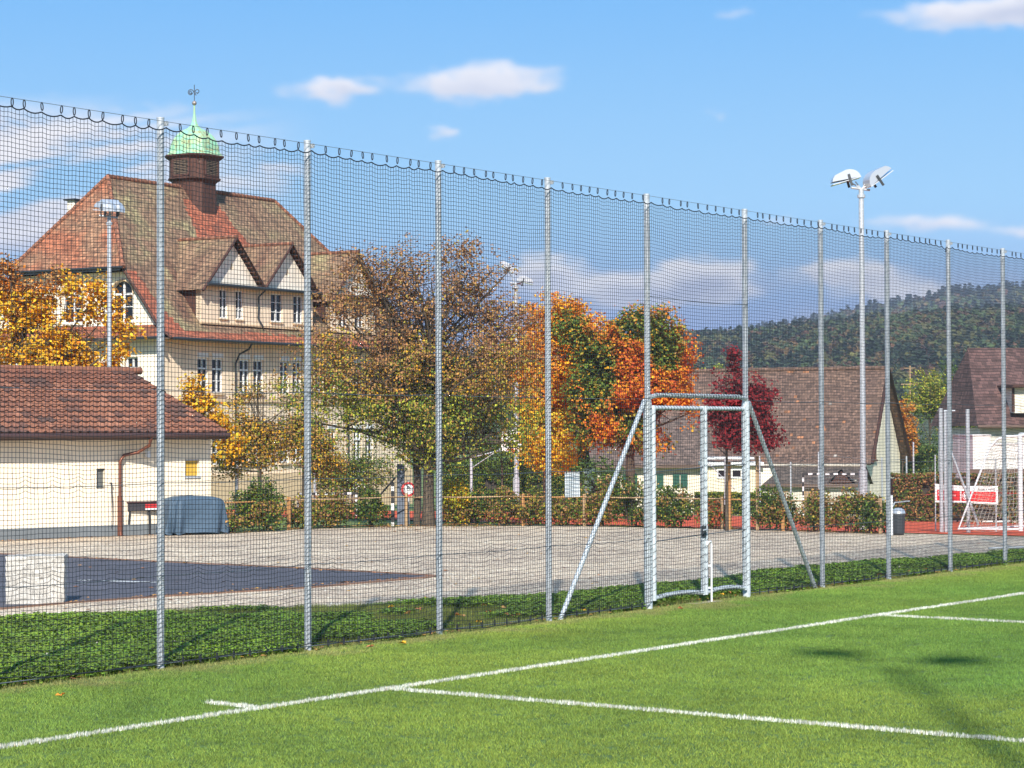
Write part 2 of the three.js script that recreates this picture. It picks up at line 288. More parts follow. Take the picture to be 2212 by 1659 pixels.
const bladeMat = new THREE.MeshPhysicalMaterial({ vertexColors: true, roughness: 0.7, transmission: 0.3, thickness: 0, side: THREE.DoubleSide, specularIntensity: 0.4 });
const inView = (x, z, m = 1.2) => Math.abs(x) < 0.2275 * -z * m + 0.6;
function scatter(name, label, geos, mat, items, kindLabel) {       // items: [x, y, z, scale, turn, color]
  const by = geos.map(() => []); items.forEach((it, i) => by[i % geos.length].push(it));
  const root = geos.length > 1 ? new THREE.Group() : null; if (root) { root.name = numbered(name); scene.add(root); }
  geos.forEach((geo, gi) => {
    const im = new THREE.InstancedMesh(geo, mat, by[gi].length), o = new THREE.Object3D();
    by[gi].forEach(([x, y, z, s, a, c], i) => { o.position.set(x, y, z); o.rotation.set(0, a, 0); typeof s === 'number' ? o.scale.setScalar(s) : o.scale.set(...s); o.updateMatrix(); im.setMatrixAt(i, o.matrix); if (c) im.setColorAt(i, L(...c)); });
    im.castShadow = im.receiveShadow = true;
    if (root) { im.name = kindLabel; root.add(im); } else { im.name = numbered(name); scene.add(im); Object.assign(im.userData, { kind: 'stuff', label }); }
  });
  if (root) Object.assign(root.userData, { kind: 'stuff', label });
}
{
  const r = rng(11), items = [], st = 0.23;
  for (let t = -12; t < 30; t += st) for (let s = -0.1; s < 16; s += st) {
    const [x, , z] = site(t + (r() - 0.5) * 0.08, s + (r() - 0.5) * 0.08); if (z > -14.5 || z < -50 || !inView(x, z)) continue;
    const n = fbm(x / 1.7, z / 1.7, 4, 4), m = fbm(x / 0.5, z / 0.5, 3, 14), far = fbm(x / 6, z / 6, 3, 24), k = 0.9 + (n - 0.5) * 0.34 + (m - 0.5) * 0.36 + (r() - 0.5) * 0.14, yl = clamp(0.35 + (far - 0.5) * 1.6 + (n - 0.5) * 0.8, 0, 1);
    items.push([x, 0.001, z, 0.85 + r() * 0.3, r() * 6.283, mix3([lerp(0.175, 0.25, yl) * k, lerp(0.315, 0.34, yl) * k, 0.058 * k], [0.38 * k, 0.36 * k, 0.14 * k], sstep(0.75, 0.0, s + (m - 0.5) * 1.6) * 0.7)]);
  }
  scatter('turf', 'short mown green turf covering the pitch', [1, 2, 3].map(k => bladePatch(380, 0.26, 0.010, 0.030, 0.0052, k, 0.042)), bladeMat, items, 'turf_patch');
}
{ // painted lines: whitewashed blades standing in the turf
  const r = rng(12), items = [];
  const run = (t0, s0, t1, s1, name, label) => {
    const l = Math.hypot(t1 - t0, s1 - s0), n = Math.ceil(l / 0.05), a = site(t0, s0), b = site(t1, s1);
    for (let i = 0; i < n; i++) { const k = i / n, wob = (fbm(k * l / 2, 3, 2, 8) - 0.5) * 0.04, p = site(lerp(t0, t1, k) + (s1 !== s0 ? wob : 0), lerp(s0, s1, k) + (s1 === s0 ? wob : 0)); if (inView(p[0], p[2]) && p[2] < -14 && p[2] > -60) items.push([p[0] + (r() - 0.5) * 0.012, 0.004, p[2] + (r() - 0.5) * 0.012, 0.85 + r() * 0.3, r() * 6.28, (() => { const k = 0.62 + r() * 0.25 + (fbm(p[0] * 1.5, p[2] * 1.5, 3, 77) - 0.5) * 0.3; return [k * 0.97, k, k * 0.9]; })()]); }
  };
  run(-14, 3.29, 40, 3.29); run(-0.06, 3.3, -0.06, 17); run(10.62, 3.25, 10.62, 17); run(-1.92, 2.6, -1.92, 3.25);
  scatter('pitch_line', 'white painted boundary lines on the turf of the pitch', [bladePatch(56, 0.088, 0.022, 0.043, 0.0068, 41, 0.022)], bladeMat, items);
}
{ // clover and weeds on the strip behind the fence
  const leafGeo = seed => {
    const r = rng(seed), g = mb();
    for (let i = 0; i < 70; i++) {
      const x = (r() - 0.5) * 0.34, z = (r() - 0.5) * 0.34, h = 0.02 + r() * 0.085, a0 = r() * 6.28, R = 0.011 + r() * 0.011, k = 0.45 + r() * 1.1; g.color([k * (0.9 + r() * 0.3), k, k * (0.8 + r() * 0.4)]);
      for (let j = 0; j < 3; j++) {
        const a = a0 + j * 2.094, c = [x + Math.cos(a) * R, h + (r() - 0.5) * 0.008, z + Math.sin(a) * R], nn = norm([(r() - 0.5) * 1.1, 1, (r() - 0.5) * 1.1]), e1 = norm(cross(nn, [Math.cos(a0), 0.2, Math.sin(a0)])), e2 = cross(nn, e1), b = g.p.length / 3;
        for (let q = 0; q < 5; q++) { const w = q / 5 * 6.283; g.vert(add(c, add(mul(e1, Math.cos(w) * R), mul(e2, Math.sin(w) * R))), nn, [0, 0]); }
        g.ix.push(b, b + 1, b + 2, b, b + 2, b + 3, b, b + 3, b + 4);
      }
    }
    for (let i = 0; i < 60; i++) { const x = (r() - 0.5) * 0.34, z = (r() - 0.5) * 0.34, a = r() * 6.28, h = 0.03 + r() * 0.09, b = g.p.length / 3, c = Math.cos(a) * 0.004, s = Math.sin(a) * 0.004, nn = [-Math.sin(a), 0, Math.cos(a)]; g.color([1.2, 1.1, 0.9]); g.vert([x - c, 0, z - s], nn, [0, 0]); g.vert([x + c, 0, z + s], nn, [0, 0]); g.vert([x + (r() - 0.5) * 0.05, h, z + (r() - 0.5) * 0.05], nn, [0, 1]); g.ix.push(b, b + 1, b + 2); }
    return g.geo();
  };
  const r = rng(21), items = [], dry = [], fl = [];
  for (let t = -9; t < 33; t += 0.17) for (let s = -8; s < -0.02; s += 0.17) {
    const e = edgeS(t) + (fbm(t * 1.4, 2, 3, 6) - 0.5) * 0.7; if (s < e) continue;
    const [x, , z] = site(t + (r() - 0.5) * 0.12, s + (r() - 0.5) * 0.12); if (!inView(x, z)) continue;
    const n = fbm(t / 1.1, s / 0.8, 4, 66), dr = sstep(3.2, 6.2, t) * sstep(11.5, 7, t) * 0.36 + sstep(-0.9, -0.1, s) * 0.28 + sstep(22, 25, t) * 0.1, lush = n + 0.16 - dr, edgeFade = clamp((s - e) / 0.5, 0.25, 1);
    const k = 0.75 + (fbm(x * 2, z * 2, 3, 81) - 0.5) * 0.9;
    if (lush > 0.37) items.push([x, 0, z, [0.9 + r() * 0.3, (0.55 + lush * 0.9) * edgeFade, 0.9 + r() * 0.3], r() * 6.28, [0.215 * k, 0.355 * k, 0.038 * k]]);
    else dry.push([x, 0, z, [1, 0.75 + r() * 0.5, 1], r() * 6.28, [0.23 * k, 0.28 * k, 0.07 * k]]);
    if (lush > 0.45 && r() < 0.075 && s < -0.3) fl.push([x, 0.05 + r() * 0.07, z, 0.7 + r() * 0.6, r() * 6.28]);
  }
  scatter('clover', 'leafy green clover growing on the strip behind the net fence', [leafGeo(1), leafGeo(2)], bladeMat, items, 'clover_patch');
  scatter('verge_grass', 'thin dry grass tufts on the bare strip behind the net fence', [bladePatch(90, 0.24, 0.02, 0.075, 0.006, 9, 0.06)], bladeMat, dry);
  const fg = mb(); const rr = rng(3); for (let i = 0; i < 14; i++) { const a = i * 2.4, e = Math.acos(1 - (i + 0.5) / 8.5); const q = [Math.cos(a) * Math.sin(e) * 0.012, Math.cos(e) * 0.010, Math.sin(a) * Math.sin(e) * 0.012]; fg.bar([0, 0, 0], q, 0.004, 4); }
  scatter('clover_blossom', 'small pale clover blossoms among the clover leaves', [fg.geo()], std({ color: L(0.66, 0.62, 0.50) }), fl);
  // taller unmown fringe along the foot of the net
  const fr = []; for (let t = -9; t < 32; t += 0.07) { const [x, , z] = site(t, -0.04 + (r() - 0.5) * 0.22); if (inView(x, z)) { const k = 0.8 + r() * 0.5, d = r() < 0.5; fr.push([x, 0, z, [0.7, 0.6 + r() * 0.8, 0.7], r() * 6.28, d ? [0.23 * k, 0.24 * k, 0.08 * k] : [0.13 * k, 0.23 * k, 0.035 * k]]); } }
  scatter('fence_fringe', 'ragged unmown grass fringe along the foot of the net fence', [bladePatch(34, 0.2, 0.02, 0.085, 0.006, 19, 0.06)], bladeMat, fr);
}
// ---------------- hills
const NEAR = [[-400, 762], [900, 756], [1300, 748], [1480, 738], [1638, 729], [1772, 716], [1861, 703], [1917, 699], [2000, 695], [2084, 692], [2212, 688], [2800, 700]], FAR = [[-400, 800], [1300, 790], [1700, 722], [1861, 689], [1917, 679], [1986, 666], [2084, 646], [2124, 650], [2212, 643], [2600, 655]];
const skyline = (T, px) => { for (let i = 0; i < T.length - 1; i++) if (px <= T[i + 1][0]) return lerp(T[i][1], T[i + 1][1], clamp((px - T[i][0]) / (T[i + 1][0] - T[i][0]), 0, 1)); return T[T.length - 1][1]; };
function hillH(T, Z0, Z1, treeH) {
  return (x, Z) => { const px = 1106 + x / Z * FOC, top = at(clamp(px, -380, 2700), skyline(T, px), Z1)[1] - treeH; const k = clamp((Z - Z0) / (Z1 - Z0), 0, 1); return lerp(-3, top, Math.pow(sm(k), 0.85)) - Math.max(0, Z - Z1) * 0.25 + (fbm(x / 60, Z / 60, 3, 5) - 0.5) * 10 * k; };
}
function hill(name, hf, Z0, Z1, x0, x1, m) {
  const g = mb(), nx = 70, nz = 26, id = [];
  for (let j = 0; j <= nz; j++) for (let i = 0; i <= nx; i++) { const Z = lerp(Z0, Z1, j / nz), x = lerp(x0, x1, i / nx) * Z / Z1; id.push(g.vert([x, hf(x, Z), -Z], [0, 1, 0], [x, Z])); }
  for (let j = 0; j < nz; j++) for (let i = 0; i < nx; i++) { const a = j * (nx + 1) + i; g.ix.push(a, a + 1, a + nx + 1, a + 1, a + nx + 2, a + nx + 1); }
  const q = g.geo(); q.computeVertexNormals(); return setting(name, q, m);
}
const hillMat = std({ map: tex(256, 256, (x, y) => { const n = fbm(x / 20, y / 20, 4, 6, 13); return [52 + n * 40, 62 + n * 36, 34 + n * 18]; }, { metres: [120] }) });
const hN = hillH(NEAR, 850, 1900, 7), hF = hillH(FAR, 2300, 3800, 14);
hill('wooded_hill', hN, 850, 2150, -600, 760, hillMat); hill('far_ridge', hF, 2300, 4200, -1000, 1500, hillMat);
{
  const crown = (seed, conifer) => {
    const r = rng(seed), g = mb();
    for (let i = 0; i < 120; i++) {
      let p; if (conifer) { const y = r(), R = (1 - y) * 0.32 + 0.03, a = r() * 6.28; p = [Math.cos(a) * R, y * 1.25, Math.sin(a) * R]; } else { const a = r() * 6.28, e = Math.acos(1 - 1.6 * r()), R = 0.8 + (noise3(Math.cos(a) * 2, Math.sin(a) * 2, e * 2, seed) - 0.5) * 0.7; p = [Math.cos(a) * Math.sin(e) * 0.5 * R, 0.5 + Math.cos(e) * 0.5 * R, Math.sin(a) * Math.sin(e) * 0.5 * R]; }
      const s = conifer ? 0.15 : 0.2, nn = norm([p[0] + (r() - 0.5) * 0.6, p[1] - 0.35 + (r() - 0.3) * 0.5, p[2] + (r() - 0.5) * 0.6]), u = norm(cross(nn, [r() - 0.5, r() - 0.5, r() - 0.5])), v = cross(nn, u), k = 0.75 + r() * 0.5; g.color([k, k, k]);
      const b = g.p.length / 3; for (const [a, c] of [[-1, -0.7], [0.9, -1], [1, 0.8], [-0.8, 1]]) g.vert(add(p, add(mul(u, a * s * 0.6), mul(v, c * s * 0.6))), nn, [0, 0]); g.ix.push(b, b + 1, b + 2, b, b + 2, b + 3);
    }
    return g.geo();
  };
  const forest = (name, label, hf, Z0, Z1, n, x0, x1, hgt, seed) => {
    const r = rng(seed), items = [];
    for (let i = 0; i < n; i++) {
      const Z = lerp(Z0, Z1, Math.pow(r(), 0.8)), px = lerp(x0, x1, r()), x = (px - 1106) / FOC * Z, y = hf(x, Z);
      const field = fbm(x / 90, Z / 120, 3, 90); if (Z < Z0 + 220 && field > 0.6 && name === 'forest') continue;
      const c = fbm(x / 45, Z / 60, 3, 55), q = r(), k = 0.8 + r() * 0.5; let col = c + q * 0.5 < 0.62 ? [0.045, 0.075, 0.030] : q < 0.5 ? [0.085, 0.125, 0.035] : q < 0.75 ? [0.14, 0.135, 0.036] : q < 0.92 ? [0.17, 0.105, 0.036] : [0.15, 0.075, 0.036];
      const h = hgt * (0.7 + r() * 0.6), con = c + q * 0.5 < 0.62 && r() < 0.75; items.push([con, [x, y - 1, -Z, [h * (con ? 0.8 : 0.75), h, h * (con ? 0.8 : 0.75)], r() * 6.28, mul(col, k)]]);
    }
    const bro = items.filter(i => !i[0]).map(i => i[1]), co = items.filter(i => i[0]).map(i => i[1]);
    scatter(name, label + ', broadleaved', [crown(seed, 0), crown(seed + 1, 0)], bladeMat, bro, 'woodland'); scatter(name, label + ', dark conifers', [crown(seed + 2, 1)], bladeMat, co);
  };
  forest('forest', 'autumn woodland covering the hill behind the barn', hN, 900, 1960, 15000, 1100, 2420, 11, 3);
  forest('distant_forest', 'hazy woodland on the far ridge', hF, 2700, 3860, 5500, 1500, 2420, 24, 7);
}
// ================================================================ BALL-STOP FENCE WITH NET
const POSTS = [-2.38, 0.05, 2.47, 4.98, 7.39, 9.88, 12.69, 15.15, 17.54, 20.0, 22.4, 24.85, 27.3], FH = 5.98, NZ = 0.075;
const hookX = [];                                       // places where the net hangs on the top cable
for (let b = 0; b < POSTS.length - 1; b++) { const n = 10; for (let i = 1; i <= n; i++) { const r = hash(b, i, 7); hookX.push(lerp(POSTS[b] + 0.02, POSTS[b + 1] - 0.02, (i + (r - 0.5) * 0.35) / (n + 1))); } }
const anchors = [...hookX, ...POSTS].sort((a, b) => a - b);
const topY = FH - 0.12;
function scallop(t) { let i = 0; while (i < anchors.length - 2 && anchors[i + 1] < t) i++; const k = clamp((t - anchors[i]) / (anchors[i + 1] - anchors[i]), 0, 1), sag = 0.024 + 0.018 * hash(i, 3, 9); return -4 * k * (1 - k) * sag - (Math.abs(anchors[i + 1] - 19.8) < 0.15 ? 0.05 * k : 0); }
const bayOf = t => { let b = 0; while (b < POSTS.length - 2 && POSTS[b + 1] < t) b++; return b; };
// how the hung net is displaced from a flat grid: scallops under the cable, bunches where it is threaded on the lower cables, slow ripples
function netPt(t, y) {
  const d = FH - y; let dy = scallop(t) * Math.exp(-d / 0.45) + (fbm(t * 0.9, y * 0.8, 3, 31) - 0.5) * 0.075, dx = (fbm(t * 0.8 + 40, y * 0.7, 2, 41) - 0.5) * 0.04, dz = (fbm(t * 0.7, y * 0.6, 2, 51) - 0.5) * 0.03;
  const b = bayOf(t), k = (t - POSTS[b]) / (POSTS[b + 1] - POSTS[b]), belly = 4 * k * (1 - k);
  dy -= belly * 0.035 * (0.4 + hash(b, 1, 2)); dz += belly * 0.05 * (hash(b, 5, 5) - 0.2);
  for (const [cy, str] of [[2.02, 1], [1.02, 0.8]]) {
    const q = Math.exp(-Math.pow((y - cy) / 0.13, 2)); if (q < 0.02) continue;
    const w = t / 0.42 + noise2(t * 0.5, cy, 61) * 2, f = w - Math.floor(w), gather = Math.pow(1 - Math.abs(f - 0.5) * 2, 3);
    dy += q * str * (gather * 0.05 * noise2(Math.floor(w), cy, 71) * 1.5); dx += q * str * (f - 0.5) * -0.05 * noise2(Math.floor(w), cy, 71);
  }
  return [t + dx, y + dy, NZ + dz];
}
const fence = thing('net_fence', 'tall ball-stop fence of galvanised posts hung with black netting', 'fence', site(0, 0), FTH);
const GATE = [5, 6], gateTop = 3.06;
POSTS.forEach((t, i) => {
  if (GATE.includes(i)) { mesh('post', mb().tube([[t, gateTop - 0.12, 0], [t, FH, 0]], 0.045, 14), M.galv, fence); return; }
  const p = mb().tube([[t, -0.3, 0], [t, FH, 0]], 0.041, 14); p.tube([[t, FH - 0.001, 0], [t, FH + 0.012, 0]], 0.044, 14);
  const o = mesh('post', p, M.galv, fence);
  mesh('cable_clamp', mb().box(t + 0.052, FH - 0.05, 0.03, 0.03, 0.05, 0.05).bar([t + 0.05, FH - 0.05, -0.05], [t + 0.05, FH - 0.05, 0.07], 0.009, 6), M.galv, o);
});
for (let b = 0; b < POSTS.length - 1; b++) {            // net panels, bay by bay
  const t0 = POSTS[b], t1 = POSTS[b + 1], isGate = b === 5, y0 = isGate ? gateTop : 0.1, g = mb(), cell = 0.0515, rad = 0.0030;
  const nV = Math.round((t1 - t0) / cell), nH = Math.round((topY - y0) / cell);
  for (let i = 0; i < nV; i++) { const t = lerp(t0, t1, i / nV), pts = [], ns = Math.ceil((topY - y0) / 0.13); for (let k = 0; k <= ns; k++) pts.push(netPt(t, lerp(y0, topY, k / ns))); g.tube(pts, rad, 3, false); }
  for (let j = 0; j < nH; j++) { const y = lerp(y0, topY, j / nH), pts = [], ns = Math.ceil((t1 - t0) / 0.075); for (let k = 0; k <= ns; k++) pts.push(netPt(lerp(t0, t1, k / ns), y)); g.tube(pts, rad, 3, false); }
  mesh('netting', g, M.net, fence);
  const rope = []; for (let k = 0; k <= 110; k++) rope.push(netPt(lerp(t0, t1, k / 110), topY)); mesh('top_rope', mb().tube(rope, 0.0075, 5), M.rope, fence);
  if (!isGate) { const br = []; for (let k = 0; k <= 40; k++) br.push(netPt(lerp(t0, t1, k / 40), 0.1)); mesh('bottom_rope', mb().tube(br, 0.0055, 5), M.rope, fence); }
  const sag = (y, d, r, z) => { const q = []; for (let k = 0; k <= 10; k++) { const f = k / 10; q.push([lerp(t0, t1, f), y - 4 * f * (1 - f) * d, z]); } return mb().tube(q, r, 5); };
  mesh('cable', sag(FH - 0.035, 0.0, 0.0032, 0.06), M.cable, fence);
  for (const [y, d] of isGate ? [[4.5, 0.02]] : [[3.03, 0.02], [2.02, 0.015], [1.02, 0.015], [0.065, 0.0]]) mesh('cable', sag(y, d, y < 0.1 ? 0.006 : 0.0045, 0.05), M.cable, fence);
}
{ // snap hooks along the top and bottom cables
  const ring = (h, w, r) => { const p = []; for (let k = 0; k <= 10; k++) { const a = k / 10 * 6.2832; p.push([Math.cos(a) * w, Math.sin(a) * h, 0]); } return mb().tube(p, r, 5, false).geo(); };
  const gT = ring(0.042, 0.015, 0.006), gB = ring(0.04, 0.012, 0.006);
  for (const t of hookX) { const slack = Math.abs(t - 19.8) < 0.12, o = mesh('snap_hook', gT, M.rope, fence); o.position.set(t, FH - (slack ? 0.19 : 0.078), NZ); o.rotation.set(0, 0, (hash(Math.round(t * 50), 1, 1) - 0.5) * 0.3); }
  POSTS.slice(1, 5).concat(POSTS.slice(6, 11)).forEach((t, i) => { const n = 9, t1 = POSTS[POSTS.indexOf(t) + 1]; if (!t1 || POSTS.indexOf(t) === 5) return; for (let k = 1; k < n; k++) { const x = lerp(t, t1, k / n), o = mesh('snap_hook', gB, M.rope, fence); o.position.set(x, 0.08, NZ); } });
}
// braces either side of the gate belong to the fence
const braceL = mesh('brace', mb().tube([[7.58, -0.1, 0.0], [9.80, 3.0, 0.0]], 0.034, 12), M.gateTube, fence), braceR = mesh('brace', mb().tube([[14.98, -0.1, 0.0], [12.78, 3.0, 0.0]], 0.034, 12), M.gateTube, fence);
// ---------------------------------------------------------------- double gate in the fence
{
  const a = POSTS[5], b = POSTS[6], g = thing('net_gate', 'pale grey double-leaf tubular gate with netting and a drop bolt', 'gate', site(0, 0), FTH);
  const lash = (p, q, r, pitch) => { const n = Math.round(len(sub(q, p)) / pitch), pts = [], d = norm(sub(q, p)), u = Math.abs(d[1]) > 0.9 ? [1, 0, 0] : [0, 1, 0], v = cross(d, u), L_ = len(sub(q, p)); for (let k = 0; k <= n * 8; k++) { const w = k / 8 * 6.2832; pts.push(add(add(p, mul(d, L_ * k / (n * 8))), add(mul(u, Math.cos(w) * (r + 0.003)), mul(v, Math.sin(w) * (r + 0.003))))); } return mb().tube(pts, 0.0038, 4, false); };
  for (const [t, nm] of [[a, 'post'], [b, 'post']]) { const o = mesh('post', mb().tube([[t, -0.3, 0], [t, gateTop - 0.1, 0]], 0.062, 18).tube([[t, gateTop - 0.101, 0], [t, gateTop - 0.02, 0]], k => lerp(0.062, 0.046, k), 18, false), M.gateTube, g); mesh('lashing_cord', lash([t, 0.12, 0], [t, gateTop - 0.15, 0], 0.062, 0.11), M.rope, o); mesh('hinge', mb().box(t + (t === a ? 0.075 : -0.075), 0.45, 0.02, 0.05, 0.05, 0.03).box(t + (t === a ? 0.075 : -0.075), 2.55, 0.02, 0.05, 0.05, 0.03), M.galv, o); }
  const bow = (y, x0, x1, r, drop) => { const p = []; for (let k = 0; k <= 14; k++) { const f = k / 14, e = Math.min(f, 1 - f); p.push([lerp(x0, x1, f), y - drop * Math.pow(1 - Math.min(1, e / 0.09), 2), 0.02]); } return mb().tube(p, r, 12); };
  const tb = mesh('crossbar', bow(gateTop + 0.02, a + 0.03, b - 0.03, 0.034, 0.03), M.gateTube, g); mesh('lashing_cord', lash([a + 0.15, gateTop + 0.02, 0.02], [b - 0.15, gateTop + 0.02, 0.02], 0.034, 0.085), M.rope, tb);
  const leaves = [[a + 0.105, a + 1.475], [b - 0.105 - 1.16, b - 0.105]];
  leaves.forEach(([x0, x1], li) => {
    const leaf = mesh('gate_leaf', (() => { const m = mb(); for (const x of [x0, x1]) m.tube([[x, 0.12, 0.03], [x, 2.93, 0.03]], 0.036, 14); return m; })(), M.gateTube, g);
    mesh('top_rail', mb().tube([[x0 + 0.03, 2.895, 0.03], [x1 - 0.03, 2.895, 0.03]], 0.034, 12), M.gateTube, leaf);
    mesh('bottom_rail', (() => { const p = []; for (let k = 0; k <= 14; k++) { const f = k / 14; p.push([lerp(x0 + 0.02, x1 - 0.02, f), 0.155 + 0.035 * Math.sin(f * Math.PI), 0.03]); } return mb().tube(p, 0.034, 12); })(), M.gateTube, leaf);
    const lc = mb(); for (const q of [lash([x0, 0.2, 0.03], [x0, 2.85, 0.03], 0.036, 0.11), lash([x1, 0.2, 0.03], [x1, 2.85, 0.03], 0.036, 0.11), lash([x0 + 0.08, 2.895, 0.03], [x1 - 0.08, 2.895, 0.03], 0.034, 0.085), lash([x0 + 0.08, 0.17, 0.03], [x1 - 0.08, 0.17, 0.03], 0.034, 0.085)]) { const o = lc.p.length / 3; lc.p.push(...q.p); lc.n.push(...q.n); lc.u.push(...q.u); lc.ix.push(...q.ix.map(i => i + o)); }
    mesh('lashing_cord', lc, M.rope, leaf);
    const n = mb(), W = x1 - x0 - 0.06, nv = Math.round(W / 0.05), nh = Math.round(2.68 / 0.05), pt = (x, y) => [x + (fbm(x * 1.3, y, 2, 5) - 0.5) * 0.04, y + (fbm(x * 2, y * 1.2, 3, 15 + li) - 0.5) * 0.05 - 0.05 * 4 * ((x - x0) / (x1 - x0)) * (1 - (x - x0) / (x1 - x0)) * (0.4 + 0.6 * y / 3), 0.065 + (fbm(x, y, 2, 8) - 0.5) * 0.03];
    for (let i = 0; i <= nv; i++) { const p = []; for (let k = 0; k <= 22; k++) p.push(pt(x0 + 0.03 + W * i / nv, lerp(0.19, 2.87, k / 22))); n.tube(p, 0.0030, 3, false); }
    for (let j = 0; j <= nh; j++) { const p = []; for (let k = 0; k <= 16; k++) p.push(pt(x0 + 0.03 + W * k / 16, lerp(0.19, 2.87, j / nh))); n.tube(p, 0.0030, 3, false); }
    mesh('netting', n, M.net, leaf);
    for (const y of [2.02, 1.02]) mesh('cable', mb().tube([[x0, y - (li ? 0.0 : 0.05), 0.05], [x1, y + (li ? 0.03 : 0.0), 0.05]], 0.008, 5), M.cable, leaf);
  });
  const xm = leaves[0][1], xr = leaves[1][0];
  const lock = mesh('lock_case', mb().box(xm - 0.01, 1.06, 0.05, 0.07, 0.17, 0.05), M.darkMetal, g); mesh('handle', mb().tube([[xm - 0.02, 1.09, 0.075], [xm - 0.02, 1.09, 0.12], [xm - 0.15, 1.09, 0.13]], 0.011, 8), M.galv, lock);
  mesh('drop_bolt', mb().tube([[xr - 0.01, 0.86, 0.06], [xr - 0.005, 0.905, 0.085], [xr + 0.05, 0.91, 0.09], [xr + 0.07, 0.87, 0.09], [xr + 0.07, -0.02, 0.09]], 0.015, 10).box(xr + 0.05, 0.55, 0.075, 0.07, 0.03, 0.02).box(xr + 0.05, 0.22, 0.075, 0.07, 0.03, 0.02), M.whiteMetal, g);
}
flat([[10.95, -0.16], [11.75, -0.16], [11.72, 0.17], [11.0, 0.15]], 0.012, std({ color: L(0.40, 0.36, 0.31), map: plasterTex(235, 232, 226, 5, 1) }), 'concrete_sill');
{ // blank white sheet hung on the middle cable
  const s = thing('hanging_notice', 'blank white plastic sheet hung on the middle cable of the net fence', 'notice', site(7.80, -0.0), FTH);
  const g = mb(), W = 0.37, Hh = 0.34, n = 8; const q = (i, j) => [i / n * W, 2.0 - Hh * j / n, -0.02 + Math.sin(i / n * 5 + j * 0.2) * 0.008];
  for (let i = 0; i < n; i++) for (let j = 0; j < n; j++) g.face([q(i, j + 1), q(i + 1, j + 1), q(i + 1, j), q(i, j)]);
  for (let i = 0; i < n; i++) for (let j = 0; j < n; j++) g.face([q(i, j), q(i + 1, j), q(i + 1, j + 1), q(i, j + 1)].map(v => [v[0], v[1], v[2] - 0.003]));
  mesh('sheet', g, std({ color: L(0.88, 0.89, 0.90), roughness: 0.55 }), s);
  mesh('tie', mb().bar([0.015, 2.03, 0.0], [0.015, 1.98, -0.01], 0.004, 5).bar([W - 0.015, 2.03, 0], [W - 0.015, 1.98, -0.01], 0.004, 5), M.rope, s);
}
// ================================================================ BUILDINGS
function roofTex(wm, hm, base, seed, course = 0.17, tw = 0.18, pxm = 100) {       // base(xm, ym) -> sRGB tone of the tile lying there
  const W = Math.min(2048, Math.round(wm * pxm)), H = Math.min(1024, Math.round(hm * pxm));
  const memo = new Map();
  return tex(W, H, (x, y) => {
    const xm = x / W * wm, ym = y / H * hm, row = Math.floor(ym / course), cx = Math.floor(xm / tw + (row & 1) * 0.5), f = ym / course - row, e = xm / tw + (row & 1) * 0.5 - cx;
    let c = memo.get(cx * 4096 + row); if (!c) memo.set(cx * 4096 + row, c = base((cx + 0.5) * tw, (row + 0.5) * course)); const k = 0.82 + hash(cx, row, seed) * 0.36 + (hash(x, y, seed) - 0.5) * 0.06, j = (f < 0.12 || e < 0.07) ? 0.72 : 1;
    return [c[0] * k * j, c[1] * k * j, c[2] * k * j];
  }, { metres: [wm, hm] });
}
const rowBump = (course, tw) => bumpTex(128, 128, (x, y) => { const row = y < 64 ? 0 : 1, f = (y % 64) / 64, e = ((x + row * 64) % 128) / 128; return clamp((1 - f) * 0.8 + (Math.abs(e - 0.5) < 0.44 ? 0.2 : 0), 0, 1); }, [tw, course * 2]);
function holedWall(outline, holes, thick) {
  const s = new THREE.Shape(outline.map(p => new THREE.Vector2(...p)));
  for (const h of holes) s.holes.push(new THREE.Path(h.map(p => new THREE.Vector2(...p))));
  return new THREE.ExtrudeGeometry(s, { depth: thick, bevelEnabled: false });
}
const rectHole = (x0, x1, y0, y1) => [[x0, y0], [x0, y1], [x1, y1], [x1, y0]];
const archHole = (x0, x1, y0, y1, ys) => { const p = [[x0, y0]], c = (x0 + x1) / 2, r = (x1 - x0) / 2; for (let k = 0; k <= 10; k++) { const a = Math.PI - k / 10 * Math.PI; p.push([c + Math.cos(a) * r, ys + Math.sin(a) * (y1 - ys)]); } p.push([x1, y0]); return p; };
const toLeft = new THREE.Matrix4().set(0, 0, 1, 0, 0, 1, 0, 0, -1, 0, 0, 0, 0, 0, 0, 1);   // (a, b, depth) -> facade facing -x
M.schoolWall = std({ map: plasterTex(240, 217, 188, 101, 7), bumpMap: plasterBump, bumpScale: 0.006 });
M.gableWall = std({ map: plasterTex(244, 232, 214, 111, 7), bumpMap: plasterBump, bumpScale: 0.006 });
M.sand = std({ map: plasterTex(214, 186, 150, 121, 3), bumpMap: plasterBump, bumpScale: 0.006 });
M.frameWhite = std({ color: L(0.78, 0.78, 0.76), roughness: 0.5 });
M.gutter = std({ color: L(0.045, 0.05, 0.055), roughness: 0.45, metalness: 0.4 });
M.copperPipe = std({ color: L(0.20, 0.075, 0.045), roughness: 0.45, metalness: 0.5 });
M.slat = std({ color: L(0.17, 0.12, 0.085) });
M.brownWood = std({ color: L(0.15, 0.095, 0.07), roughness: 0.8 });  // brown stained timber, its own colour

